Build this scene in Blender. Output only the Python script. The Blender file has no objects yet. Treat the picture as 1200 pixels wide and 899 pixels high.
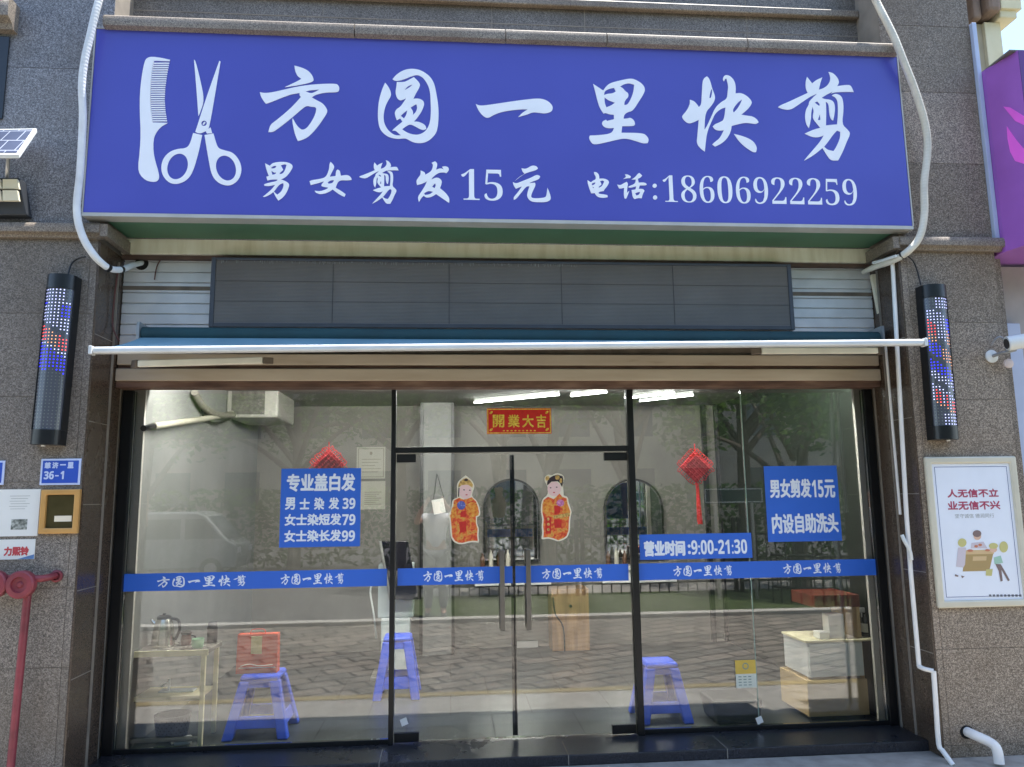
import bpy, bmesh, math, random
from mathutils import Vector, Matrix, geometry
random.seed(7)
S = bpy.context.scene
COL = S.collection
# ------------------------------------------------------------------ camera
ZC, DG = 1.63, 5.3                       # eye height, distance camera - glass plane (glass plane is y = 0)
F, CX, CY = 897.0, 600.0, 449.5          # focal length and centre in photo pixels (1200 x 899)
Mx = Matrix(((0.996741314, 0.000875666, -0.080659692), (-0.079640064, -0.148170339, -0.985749974), (-0.012814562, 0.988961467, -0.14761776)))
CAMP = Vector((0, -DG, ZC))
cd = bpy.data.cameras.new('camera')
cam = bpy.data.objects.new('camera', cd)
COL.objects.link(cam)
cam.matrix_world = Matrix.Translation(CAMP) @ Mx.to_4x4()
cd.sensor_fit = 'HORIZONTAL'; cd.sensor_width = 36.0; cd.lens = 36.0*F/1200.0
cd.clip_start = 0.05; cd.clip_end = 500
S.camera = cam

def ray(px, py):
    return Mx @ Vector((px-CX, CY-py, -F))
def at(px, py, y=0.0):
    d = ray(px, py); return CAMP + d*((y+DG)/d.y)
def atz(px, py, z):
    d = ray(px, py); return CAMP + d*((z-ZC)/d.z)
def atx(px, py, x):
    d = ray(px, py); return CAMP + d*(x/d.x)

# ------------------------------------------------------------------ world, sun, exposure
SUN = Vector((0.22, 0.03, 1.0)).normalized()
w = bpy.data.worlds.new('World'); S.world = w; w.use_nodes = True
nt = w.node_tree; nt.nodes.clear()
sky = nt.nodes.new('ShaderNodeTexSky'); sky.sky_type = 'NISHITA'; sky.sun_disc = False
sky.sun_elevation = math.asin(SUN.z); sky.sun_rotation = math.atan2(SUN.x, SUN.y)
sky.air_density = 1.0; sky.dust_density = 0.7; sky.ozone_density = 1.0
bg = nt.nodes.new('ShaderNodeBackground'); bg.inputs[1].default_value = 0.12
out = nt.nodes.new('ShaderNodeOutputWorld')
nt.links.new(sky.outputs[0], bg.inputs[0]); nt.links.new(bg.outputs[0], out.inputs[0])
sl = bpy.data.lights.new('sun', 'SUN'); sl.energy = 4.0; sl.angle = math.radians(0.5); sl.color = (1.0, 0.96, 0.9)
so = bpy.data.objects.new('sun', sl); COL.objects.link(so)
so.rotation_euler = (-SUN).to_track_quat('-Z', 'Y').to_euler(); so.location = (3, -3, 20)
S.view_settings.view_transform = 'Standard'; S.view_settings.look = 'None'
S.view_settings.gamma = 1.0; S.view_settings.use_curve_mapping = False
S.view_settings.exposure = 1.9
S.cycles.max_bounces = 10; S.cycles.transparent_max_bounces = 16; S.cycles.glossy_bounces = 6
S.cycles.caustics_reflective = False; S.cycles.caustics_refractive = False
S.cycles.sample_clamp_indirect = 6.0
S.cycles.use_denoising = True

# ------------------------------------------------------------------ materials
def lin(h):
    h = h.lstrip('#'); c = [int(h[i:i+2], 16)/255 for i in (0, 2, 4)]
    return tuple(x/12.92 if x <= 0.04045 else ((x+0.055)/1.055)**2.4 for x in c) + (1.0,)
MATS = {}
def mat(name, col, rough=0.5, metal=0.0, var=0.12, scale=6.0, bump=0.0, bscale=80.0, emit=0.0, spec=0.5, coat=0.0):
    if name in MATS: return MATS[name]
    m = bpy.data.materials.new(name); m.use_nodes = True; n = m.node_tree.nodes; l = m.node_tree.links
    b = n['Principled BSDF']; c = lin(col) if isinstance(col, str) else tuple(col)+(1.0,)
    b.inputs['Roughness'].default_value = rough; b.inputs['Metallic'].default_value = metal
    b.inputs['Specular IOR Level'].default_value = spec
    b.inputs['Coat Weight'].default_value = coat
    tc = n.new('ShaderNodeTexCoord')
    if var > 0:
        nz = n.new('ShaderNodeTexNoise'); nz.inputs['Scale'].default_value = scale; nz.inputs['Detail'].default_value = 5
        l.new(tc.outputs['Object'], nz.inputs['Vector'])
        mr = n.new('ShaderNodeMapRange'); mr.inputs[1].default_value = 0.3; mr.inputs[2].default_value = 0.7
        mr.inputs[3].default_value = 1-var; mr.inputs[4].default_value = 1+var
        l.new(nz.outputs[0], mr.inputs[0])
        mx = n.new('ShaderNodeVectorMath'); mx.operation = 'SCALE'; mx.inputs[0].default_value = c[:3]
        l.new(mr.outputs[0], mx.inputs['Scale']); l.new(mx.outputs[0], b.inputs['Base Color'])
        m2 = n.new('ShaderNodeMapRange'); m2.inputs[3].default_value = max(0.02, rough-0.08); m2.inputs[4].default_value = min(1, rough+0.1)
        l.new(nz.outputs[0], m2.inputs[0]); l.new(m2.outputs[0], b.inputs['Roughness'])
    else:
        b.inputs['Base Color'].default_value = c
    if bump > 0:
        nb = n.new('ShaderNodeTexNoise'); nb.inputs['Scale'].default_value = bscale; nb.inputs['Detail'].default_value = 4
        l.new(tc.outputs['Object'], nb.inputs['Vector'])
        bp = n.new('ShaderNodeBump'); bp.inputs['Strength'].default_value = bump; bp.inputs['Distance'].default_value = 0.005
        l.new(nb.outputs[0], bp.inputs['Height']); l.new(bp.outputs[0], b.inputs['Normal'])
    if emit > 0:
        b.inputs['Emission Color'].default_value = c; b.inputs['Emission Strength'].default_value = emit
    MATS[name] = m; return m

def granite(name, dark, mid, light, rough=0.45, grain=230.0, stain='#4a4034', bump=0.15):
    """speckled stone with broad weathering; object coordinates in metres"""
    if name in MATS: return MATS[name]
    m = bpy.data.materials.new(name); m.use_nodes = True; n = m.node_tree.nodes; l = m.node_tree.links
    b = n['Principled BSDF']; tc = n.new('ShaderNodeTexCoord')
    v = n.new('ShaderNodeTexVoronoi'); v.inputs['Scale'].default_value = grain
    l.new(tc.outputs['Object'], v.inputs['Vector'])
    sep = n.new('ShaderNodeSeparateColor'); l.new(v.outputs['Color'], sep.inputs[0])
    nz = n.new('ShaderNodeTexNoise'); nz.inputs['Scale'].default_value = grain*0.35; nz.inputs['Detail'].default_value = 3
    l.new(tc.outputs['Object'], nz.inputs['Vector'])
    ad = n.new('ShaderNodeMath'); ad.operation = 'MULTIPLY_ADD'; ad.inputs[1].default_value = 0.55
    l.new(sep.outputs[0], ad.inputs[0])
    sc = n.new('ShaderNodeMath'); sc.operation = 'MULTIPLY'; sc.inputs[1].default_value = 0.45
    l.new(nz.outputs[0], sc.inputs[0]); l.new(sc.outputs[0], ad.inputs[2])
    cr = n.new('ShaderNodeValToRGB'); e = cr.color_ramp.elements
    e[0].position = 0.15; e[0].color = lin(dark); e[1].position = 0.85; e[1].color = lin(light)
    x = e.new(0.5); x.color = lin(mid)
    l.new(ad.outputs[0], cr.inputs[0])
    n2 = n.new('ShaderNodeTexNoise'); n2.inputs['Scale'].default_value = 1.6; n2.inputs['Detail'].default_value = 6; n2.inputs['Roughness'].default_value = 0.6
    mp = n.new('ShaderNodeMapping'); mp.inputs['Scale'].default_value = (1.0, 1.0, 0.7); l.new(tc.outputs['Object'], mp.inputs[0]); l.new(mp.outputs[0], n2.inputs['Vector'])
    mr = n.new('ShaderNodeMapRange'); mr.inputs[1].default_value = 0.45; mr.inputs[2].default_value = 0.75; mr.inputs[3].default_value = 0; mr.inputs[4].default_value = 0.55
    l.new(n2.outputs[0], mr.inputs[0])
    mix = n.new('ShaderNodeMix'); mix.data_type = 'RGBA'; mix.inputs['B'].default_value = lin(stain)
    l.new(mr.outputs[0], mix.inputs['Factor']); l.new(cr.outputs[0], mix.inputs['A'])
    l.new(mix.outputs['Result'], b.inputs['Base Color'])
    rr = n.new('ShaderNodeMapRange'); rr.inputs[3].default_value = rough-0.1; rr.inputs[4].default_value = rough+0.15
    l.new(n2.outputs[0], rr.inputs[0]); l.new(rr.outputs[0], b.inputs['Roughness'])
    if bump:
        bp = n.new('ShaderNodeBump'); bp.inputs['Strength'].default_value = bump; bp.inputs['Distance'].default_value = 0.002
        l.new(ad.outputs[0], bp.inputs['Height']); l.new(bp.outputs[0], b.inputs['Normal'])
    MATS[name] = m; return m

def glass(name, fac=0.07, tint=(0.965, 0.972, 0.967)):
    if name in MATS: return MATS[name]
    m = bpy.data.materials.new(name); m.use_nodes = True; n = m.node_tree.nodes; l = m.node_tree.links
    n.remove(n['Principled BSDF']); o = n['Material Output']
    t = n.new('ShaderNodeBsdfTransparent'); t.inputs[0].default_value = tint+(1,)
    g = n.new('ShaderNodeBsdfGlossy'); g.inputs['Roughness'].default_value = 0.0; g.inputs[0].default_value = (1, 1, 1, 1)
    d = n.new('ShaderNodeBsdfDiffuse'); d.inputs[0].default_value = (0.6, 0.6, 0.55, 1)
    fr = n.new('ShaderNodeFresnel'); fr.inputs[0].default_value = 1.5
    ml = n.new('ShaderNodeMath'); ml.operation = 'MULTIPLY_ADD'; ml.inputs[1].default_value = 1.0; ml.inputs[2].default_value = fac-0.04
    l.new(fr.outputs[0], ml.inputs[0])
    mx = n.new('ShaderNodeMixShader'); l.new(ml.outputs[0], mx.inputs[0]); l.new(t.outputs[0], mx.inputs[1]); l.new(g.outputs[0], mx.inputs[2])
    # dust film, uneven and streaky
    tc = n.new('ShaderNodeTexCoord'); mp = n.new('ShaderNodeMapping'); mp.inputs['Scale'].default_value = (7, 1, 1.2)
    nz = n.new('ShaderNodeTexNoise'); nz.inputs['Scale'].default_value = 2.2; nz.inputs['Detail'].default_value = 7; nz.inputs['Roughness'].default_value = 0.65
    l.new(tc.outputs['Object'], mp.inputs[0]); l.new(mp.outputs[0], nz.inputs['Vector'])
    mr = n.new('ShaderNodeMapRange'); mr.inputs[1].default_value = 0.42; mr.inputs[2].default_value = 0.8; mr.inputs[3].default_value = 0.0; mr.inputs[4].default_value = 0.022
    l.new(nz.outputs[0], mr.inputs[0])
    m2 = n.new('ShaderNodeMixShader'); l.new(mr.outputs[0], m2.inputs[0]); l.new(mx.outputs[0], m2.inputs[1]); l.new(d.outputs[0], m2.inputs[2])
    l.new(m2.outputs[0], o.inputs[0])
    MATS[name] = m; return m

def bricks(name, c1, c2, cm, bw, rh, mort=0.012, rough=0.8, rot=0.0):
    if name in MATS: return MATS[name]
    m = bpy.data.materials.new(name); m.use_nodes = True; n = m.node_tree.nodes; l = m.node_tree.links
    b = n['Principled BSDF']; b.inputs['Roughness'].default_value = rough
    tc = n.new('ShaderNodeTexCoord'); mp = n.new('ShaderNodeMapping'); mp.inputs['Rotation'].default_value = (0, 0, rot)
    l.new(tc.outputs['Object'], mp.inputs[0])
    br = n.new('ShaderNodeTexBrick'); br.inputs['Scale'].default_value = 1.0
    br.inputs['Color1'].default_value = lin(c1); br.inputs['Color2'].default_value = lin(c2); br.inputs['Mortar'].default_value = lin(cm)
    br.inputs['Brick Width'].default_value = bw; br.inputs['Row Height'].default_value = rh; br.inputs['Mortar Size'].default_value = mort
    l.new(mp.outputs[0], br.inputs['Vector'])
    nz = n.new('ShaderNodeTexNoise'); nz.inputs['Scale'].default_value = 3; nz.inputs['Detail'].default_value = 6
    l.new(tc.outputs['Object'], nz.inputs['Vector'])
    mr = n.new('ShaderNodeMapRange'); mr.inputs[1].default_value = 0.3; mr.inputs[2].default_value = 0.7; mr.inputs[3].default_value = 0.75; mr.inputs[4].default_value = 1.2
    l.new(nz.outputs[0], mr.inputs[0])
    sc = n.new('ShaderNodeVectorMath'); sc.operation = 'SCALE'; l.new(br.outputs[0], sc.inputs[0]); l.new(mr.outputs[0], sc.inputs['Scale'])
    l.new(sc.outputs[0], b.inputs['Base Color'])
    bp = n.new('ShaderNodeBump'); bp.inputs['Strength'].default_value = 0.6; bp.inputs['Distance'].default_value = 0.004; bp.invert = True
    l.new(br.outputs['Fac'], bp.inputs['Height']); l.new(bp.outputs[0], b.inputs['Normal'])
    MATS[name] = m; return m

def ramp_mat(name, stops, scale, rough=0.6, detail=3, stretch=(1, 1, 1), dist=0.0):
    if name in MATS: return MATS[name]
    m = bpy.data.materials.new(name); m.use_nodes = True; n = m.node_tree.nodes; l = m.node_tree.links
    b = n['Principled BSDF']; b.inputs['Roughness'].default_value = rough
    tc = n.new('ShaderNodeTexCoord'); mp = n.new('ShaderNodeMapping'); mp.inputs['Scale'].default_value = stretch
    nz = n.new('ShaderNodeTexNoise'); nz.inputs['Scale'].default_value = scale; nz.inputs['Detail'].default_value = detail; nz.inputs['Distortion'].default_value = dist
    l.new(tc.outputs['Object'], mp.inputs[0]); l.new(mp.outputs[0], nz.inputs['Vector'])
    cr = n.new('ShaderNodeValToRGB'); e = cr.color_ramp.elements
    e[0].position, e[0].color = stops[0][0], lin(stops[0][1]); e[1].position, e[1].color = stops[-1][0], lin(stops[-1][1])
    for p, c in stops[1:-1]:
        x = e.new(p); x.color = lin(c)
    l.new(nz.outputs[0], cr.inputs[0]); l.new(cr.outputs[0], b.inputs['Base Color'])
    MATS[name] = m; return m

# ------------------------------------------------------------------ mesh builder
class MB:
    def __init__(s): s.v = []; s.f = []; s.m = []; s.mi = 0
    def add(s, vs, fs):
        o = len(s.v); s.v += [tuple(p) for p in vs]
        for f in fs: s.f.append(tuple(i+o for i in f)); s.m.append(s.mi)
        return s
    def box(s, x0, x1, y0, y1, z0, z1):
        if x0 > x1: x0, x1 = x1, x0
        if y0 > y1: y0, y1 = y1, y0
        if z0 > z1: z0, z1 = z1, z0
        return s.add([(x0, y0, z0), (x1, y0, z0), (x1, y1, z0), (x0, y1, z0), (x0, y0, z1), (x1, y0, z1), (x1, y1, z1), (x0, y1, z1)],
                     [(0, 3, 2, 1), (4, 5, 6, 7), (0, 1, 5, 4), (1, 2, 6, 5), (2, 3, 7, 6), (3, 0, 4, 7)])
    def hexa(s, p):  # 8 points, bottom 4 (ccw from above), top 4
        return s.add(p, [(0, 3, 2, 1), (4, 5, 6, 7), (0, 1, 5, 4), (1, 2, 6, 5), (2, 3, 7, 6), (3, 0, 4, 7)])
    def bar(s, a, b, wx, wy):  # rectangular bar between two points, section mostly in x/y (vertical bars) 
        a, b = Vector(a), Vector(b); d = (b-a).normalized()
        u = Vector((0, 1, 0)) if abs(d.y) < 0.9 else Vector((1, 0, 0))
        r = d.cross(u).normalized(); u = r.cross(d).normalized()
        r *= wx/2; u *= wy/2
        return s.hexa([a-r-u, a+r-u, a+r+u, a-r+u, b-r-u, b+r-u, b+r+u, b-r+u])
    def prism(s, poly, y0, y1, holes=()):
        """poly: list of (x, z); extruded between y0 (front) and y1"""
        vs, es = [], []
        for ring in [poly]+list(holes):
            k = len(vs); n = len(ring)
            vs += [Vector((p[0], p[1])) for p in ring]; es += [(k+i, k+(i+1) % n) for i in range(n)]
        r = geometry.delaunay_2d_cdt(vs, es, [], 0, 1e-6)
        pv = r[0]
        def inside(q, ring):
            c = False; n = len(ring); j = n-1
            for i in range(n):
                (xi, zi), (xj, zj) = ring[i][:2], ring[j][:2]
                if (zi > q[1]) != (zj > q[1]) and q[0] < (xj-xi)*(q[1]-zi)/(zj-zi)+xi: c = not c
                j = i
            return c
        pf = []
        for f in r[2]:
            q = (sum(pv[i].x for i in f)/len(f), sum(pv[i].y for i in f)/len(f))
            if inside(q, poly) and not any(inside(q, h) for h in holes): pf.append(f)
        o = [(p.x, y0, p.y) for p in pv]; n = len(pv); bk = [(p.x, y1, p.y) for p in pv]
        fs = []
        cnt = {}
        for f in pf:
            a = sum((pv[f[i]].x*pv[f[(i+1) % len(f)]].y-pv[f[(i+1) % len(f)]].x*pv[f[i]].y) for i in range(len(f)))
            f = list(f) if a > 0 else list(reversed(f))
            fs.append(tuple(f)); fs.append(tuple(n+i for i in reversed(f)))
            for i in range(len(f)):
                e = (f[i], f[(i+1) % len(f)]); cnt[e] = cnt.get(e, 0)+1
        for (a, b) in cnt:
            if (b, a) not in cnt: fs.append((a, n+a, n+b, b))
        return s.add(o+bk, fs)
    def cyl(s, a, b, r0, r1=None, n=16, caps=True):
        a, b = Vector(a), Vector(b); r1 = r0 if r1 is None else r1
        d = (b-a).normalized(); u = Vector((0, 0, 1)) if abs(d.z) < 0.9 else Vector((1, 0, 0))
        p = d.cross(u).normalized(); q = d.cross(p).normalized()
        vs = []
        for c, r in ((a, r0), (b, r1)):
            vs += [c+(p*math.cos(2*math.pi*i/n)+q*math.sin(2*math.pi*i/n))*r for i in range(n)]
        fs = [(i, n+i, n+(i+1) % n, (i+1) % n) for i in range(n)]
        if caps: fs += [tuple(range(n)), tuple(reversed(range(n, 2*n)))]
        return s.add(vs, fs)
    def tube(s, pts, r, n=10, smooth=4):
        pts = [Vector(p) for p in pts]; rs = r if isinstance(r, (list, tuple)) else [r]*len(pts)
        P, R = [], []
        if smooth > 1 and len(pts) > 2:
            for i in range(len(pts)-1):
                p0 = pts[max(i-1, 0)]; p1 = pts[i]; p2 = pts[i+1]; p3 = pts[min(i+2, len(pts)-1)]
                for k in range(smooth):
                    t = k/smooth
                    P.append(0.5*((2*p1)+(p2-p0)*t+(2*p0-5*p1+4*p2-p3)*t*t+(3*p1-p0-3*p2+p3)*t**3)); R.append(rs[i]*(1-t)+rs[i+1]*t)
            P.append(pts[-1]); R.append(rs[-1])
        else: P, R = pts, rs
        vs, fs = [], []; up = None
        for i, p in enumerate(P):
            d = (P[min(i+1, len(P)-1)]-P[max(i-1, 0)]).normalized()
            if up is None: up = Vector((0, 0, 1)) if abs(d.z) < 0.9 else Vector((1, 0, 0))
            a = d.cross(up).normalized(); up = a.cross(d).normalized()
            vs += [p+(a*math.cos(2*math.pi*k/n)+up*math.sin(2*math.pi*k/n))*R[i] for k in range(n)]
        for i in range(len(P)-1):
            for k in range(n): fs.append((i*n+k, i*n+(k+1) % n, (i+1)*n+(k+1) % n, (i+1)*n+k))
        fs += [tuple(reversed(range(n))), tuple(range((len(P)-1)*n, len(P)*n))]
        return s.add(vs, fs)
    def lathe(s, prof, c, n=24, axis='z'):
        vs, fs = [], []
        for (r, h) in prof:
            for i in range(n):
                a = 2*math.pi*i/n; x, y = r*math.cos(a), r*math.sin(a)
                if axis == 'z': vs.append((c[0]+x, c[1]+y, c[2]+h))
                else: vs.append((c[0]+x, c[1]-h, c[2]+y))   # axis towards -y
        for j in range(len(prof)-1):
            for i in range(n): fs.append((j*n+i, j*n+(i+1) % n, (j+1)*n+(i+1) % n, (j+1)*n+i))
        fs += [tuple(reversed(range(n))), tuple(range((len(prof)-1)*n, len(prof)*n))]
        return s.add(vs, fs)
    def build(s, name, mats, parent=None, smooth=False, bevel=0.0, origin=None):
        if origin is None:
            if parent is not None: origin = WL[parent.name]
            else:
                xs = [p[0] for p in s.v]; ys = [p[1] for p in s.v]; zs = [p[2] for p in s.v]
                origin = Vector(((min(xs)+max(xs))/2, (min(ys)+max(ys))/2, min(zs)))
        origin = Vector(origin)
        me = bpy.data.meshes.new(name)
        me.from_pydata([(p[0]-origin.x, p[1]-origin.y, p[2]-origin.z) for p in s.v], [], s.f)
        for m in (mats if isinstance(mats, (list, tuple)) else [mats]): me.materials.append(m)
        me.polygons.foreach_set('material_index', s.m)
        if smooth:
            me.polygons.foreach_set('use_smooth', [True]*len(me.polygons))
            me.set_sharp_from_angle(angle=math.radians(35))
        me.update()
        o = bpy.data.objects.new(name, me); COL.objects.link(o)
        if parent is not None:
            o.parent = parent; o.location = origin-WL[parent.name]
        else: o.location = origin
        WL[o.name] = origin
        if bevel > 0:
            b = o.modifiers.new('bevel', 'BEVEL'); b.width = bevel; b.segments = 2; b.limit_method = 'ANGLE'; b.angle_limit = math.radians(40)
        return o
WL = {}
def tag(o, label=None, cat=None, group=None, kind=None):
    if label: o['label'] = label
    if cat: o['category'] = cat
    if group: o['group'] = group
    if kind: o['kind'] = kind
    return o
def thing(name, label, cat, loc, group=None):
    o = bpy.data.objects.new(name, None); COL.objects.link(o); o.location = loc; o.empty_display_size = 0.1
    WL[o.name] = Vector(loc); return tag(o, label, cat, group)
def one(mb, name, mats, label, cat, group=None, **k):
    return tag(mb.build(name, mats, None, **k), label, cat, group)
def copy_tree(o, parent=None):
    c = o.copy(); COL.objects.link(c); WL[c.name] = WL[o.name]
    if parent is not None: c.parent = parent
    for ch in list(o.children): copy_tree(ch, c)
    return c
def empty_loc(*pts):
    xs = [p[0] for p in pts]; return Vector(((min(xs)+max(xs))/2, pts[0][1], min(p[2] for p in pts)))

# ------------------------------------------------------------------ lettering helpers
_tc = {}
def glyphs(t, off=0.0, res=3):
    k = (t, off, res)
    if k in _tc: return _tc[k]
    c = bpy.data.curves.new('t', 'FONT'); c.body = t; c.offset = off; c.resolution_u = res
    o = bpy.data.objects.new('t', c); COL.objects.link(o)
    dg = bpy.context.evaluated_depsgraph_get(); dg.update()
    me = bpy.data.meshes.new_from_object(o.evaluated_get(dg))
    vs = [(v.co.x, v.co.y) for v in me.vertices]; fs = [tuple(p.vertices) for p in me.polygons]
    bpy.data.objects.remove(o); bpy.data.meshes.remove(me); bpy.data.curves.remove(c)
    x0 = min(v[0] for v in vs); x1 = max(v[0] for v in vs); y0 = min(v[1] for v in vs); y1 = max(v[1] for v in vs)
    vs = [((x-x0)/(x1-x0), (y-y0)/max(y1-y0, 1e-6)) for x, y in vs]
    _tc[k] = (vs, fs); return vs, fs
def sansb(t): return ''.join(chr(0x1d7ec+int(c)) if c.isdigit() else c for c in t)
def serif(t): return ''.join(chr(0x1d7ce+int(c)) if c.isdigit() else c for c in t)
def put_text(mb, t, x0, x1, z0, z1, y, bold=0.0, off=0.0):
    """text filled into the rectangle, facing -y; bold = stroke growth in metres"""
    vs, fs = glyphs(t, off)
    sh = [(0, 0)] if bold <= 0 else [(0, 0)]+[(bold*math.cos(a*math.pi/4), bold*math.sin(a*math.pi/4)) for a in range(8)]
    x0 += bold; x1 -= bold; z0 += bold; z1 -= bold
    for i, (dx, dz) in enumerate(sh):
        mb.add([(x0+(x1-x0)*u+dx, y-i*0.00008, z0+(z1-z0)*v+dz) for u, v in vs], fs)
def text_px(mb, t, box, y, bold=0.0, off=0.0):
    """box in photo pixels, measured on the plane y"""
    a, b, c, d = box
    x0 = at(a, (b+d)/2, y).x; x1 = at(c, (b+d)/2, y).x; z1 = at((a+c)/2, b, y).z; z0 = at((a+c)/2, d, y).z
    put_text(mb, t, x0, x1, z0, z1, y, bold, off)
def rect_px(box, y):
    a, b, c, d = box
    return at(a, (b+d)/2, y).x, at(c, (b+d)/2, y).x, at((a+c)/2, d, y).z, at((a+c)/2, b, y).z
def chaikin(P, it=2):
    for _ in range(it):
        n = len(P); Q = []
        for i in range(n):
            a, b, c = Vector(P[i-1]), Vector(P[i]), Vector(P[(i+1) % n])
            u, v = (b-a), (c-b)
            if u.length < 1e-9 or v.length < 1e-9: continue
            if u.angle(v) > math.radians(62): Q.append(tuple(b))
            else: Q.append(tuple(b-u*0.25)); Q.append(tuple(b+v*0.25))
        P = Q
    return P
def ell(cx_, cy_, rx, ry, rot=0.0, n=28):
    c, s = math.cos(rot), math.sin(rot)
    return [(cx_+rx*math.cos(2*math.pi*i/n)*c-ry*math.sin(2*math.pi*i/n)*s, cy_+rx*math.cos(2*math.pi*i/n)*s+ry*math.sin(2*math.pi*i/n)*c) for i in range(n)]

# brush characters, traced; (ox, oy, scale, [ (outline, [holes]) ... ])
G = {}
G['fang'] = (300, 70, 8.99, [
 ([(405,65),(470,82),(540,110),(590,160),(610,210),(600,232),(540,252),(430,275),(305,292),(370,262),(440,228),(480,204),(440,178),(415,130)], []),
 ([(42,345),(90,355),(170,348),(300,318),(420,290),(560,268),(700,258),(845,255),(870,275),(880,305),(870,338),(845,345),(740,348),(660,362),(610,382),(588,400),(640,430),(700,460),(735,500),(757,545),(720,610),(650,710),(580,790),(520,835),(442,860),(415,800),(395,720),(382,640),(388,618),(405,650),(430,695),(470,735),(500,742),(540,720),(590,650),(625,580),(638,520),(625,500),(580,498),(535,485),(480,525),(400,595),(320,660),(250,715),(180,765),(132,765),(150,690),(210,645),(300,572),(380,500),(440,435),(475,395),(458,378),(462,352),(380,365),(310,388),(220,425),(150,452),(105,466),(75,430),(50,385)],
  [[(522,338),(560,326),(620,322),(672,315),(640,335),(590,357),(560,352)]])])
G['yuan'] = (430, 70, 8.99, [
 ([(192,245),(225,285),(250,335),(256,380),(225,430),(195,490),(178,560),(175,620),(185,680),(215,735),(255,775),(300,800),(360,800),(320,765),(300,748),(268,750),(275,738),(320,700),(375,655),(350,620),(315,640),(300,600),(292,560),(310,525),(350,500),(380,460),(415,408),(380,425),(345,432),(315,405),(300,350),(310,290),(315,238),(390,240),(430,222),(495,187),(530,220),(562,260),(550,300),(520,350),(488,415),(540,410),(590,430),(606,465),(590,520),(550,590),(495,655),(540,655),(590,675),(620,700),(625,730),(600,745),(560,735),(510,705),(455,680),(410,705),(370,735),(420,770),(480,790),(540,795),(600,770),(640,725),(665,660),(675,560),(670,420),(665,340),(645,270),(600,200),(555,168),(515,162),(450,185),(370,218),(300,228),(270,208),(310,160),(380,115),(450,98),(530,102),(600,130),(670,185),(710,255),(730,350),(750,470),(757,590),(745,730),(720,790),(660,850),(600,878),(540,882),(480,870),(420,835),(390,830),(320,838),(240,822),(180,785),(135,730),(118,650),(115,560),(125,440),(150,345),(175,280)],
  [[(395,325),(430,280),(485,262),(450,295)], [(460,505),(520,470),(532,510),(515,555),(485,585),(488,550)], [(355,595),(390,560),(425,535),(415,585),(390,622),(370,605)]])])
G['yi'] = (550, 70, 8.99, [
 ([(68,470),(110,488),(180,482),(300,465),(450,442),(600,422),(700,412),(770,415),(830,440),(870,480),(880,515),(865,550),(800,570),(740,562),(665,555),(610,580),(515,606),(560,560),(618,525),(540,525),(440,535),(340,552),(260,582),(192,622),(140,592),(95,535)], [])])
G['li'] = (675, 80, 8.99, [
 ([(180,168),(285,238),(315,195),(360,158),(470,130),(580,108),(640,130),(700,170),(728,220),(715,270),(660,355),(600,450),(540,465),(505,495),(500,535),(545,532),(570,522),(610,550),(622,590),(610,612),(485,612),(478,682),(700,685),(745,715),(767,755),(755,790),(710,795),(650,775),(560,748),(500,742),(430,755),(330,780),(190,810),(155,780),(135,735),(145,712),(250,708),(375,690),(400,630),(350,635),(300,625),(270,590),(280,560),(315,545),(325,558),(400,540),(398,492),(350,488),(310,472),(290,480),(250,420),(225,345),(205,260)],
  [[(295,285),(300,245),(340,222),(400,208),(418,248),(385,268),(330,272)], [(300,308),(340,340),(410,365),(370,395),(318,415),(300,365)], [(462,195),(510,168),(560,160),(612,175),(605,250),(575,330),(540,388),(508,390),(510,355),(530,325),(552,305),(550,265),(518,245),(495,215)]])])
G['kuai'] = (790, 80, 8.99, [
 ([(345,88),(370,115),(390,180),(400,220),(425,280),(430,330),(400,390),(325,470),(318,650),(345,610),(395,500),(430,420),(490,360),(555,325),(562,250),(570,190),(550,110),(535,115),(525,140),(512,125),(518,90),(545,72),(590,85),(630,130),(648,190),(645,268),(700,262),(760,290),(810,340),(818,375),(780,430),(705,492),(780,505),(825,510),(870,540),(888,572),(865,590),(820,585),(750,575),(680,590),(605,610),(595,670),(560,740),(500,795),(430,828),(400,805),(420,785),(480,740),(522,655),(480,662),(430,650),(405,615),(430,590),(480,572),(525,545),(540,415),(490,430),(430,480),(395,560),(355,650),(335,740),(322,880),(280,850),(235,795),(245,700),(258,545),(200,575),(150,585),(105,555),(80,515),(90,495),(130,450),(165,380),(165,335),(210,350),(245,390),(258,412),(285,385),(290,280),(298,140),(315,105)],
  [[(390,222),(398,225),(398,270),(385,315),(370,318),(375,275)], [(615,445),(640,400),(680,355),(715,330),(690,390),(655,440),(625,470)]]),
 ([(630,695),(700,712),(780,740),(840,780),(872,840),(862,885),(835,888),(780,855),(720,810),(670,755)], [])])
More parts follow.
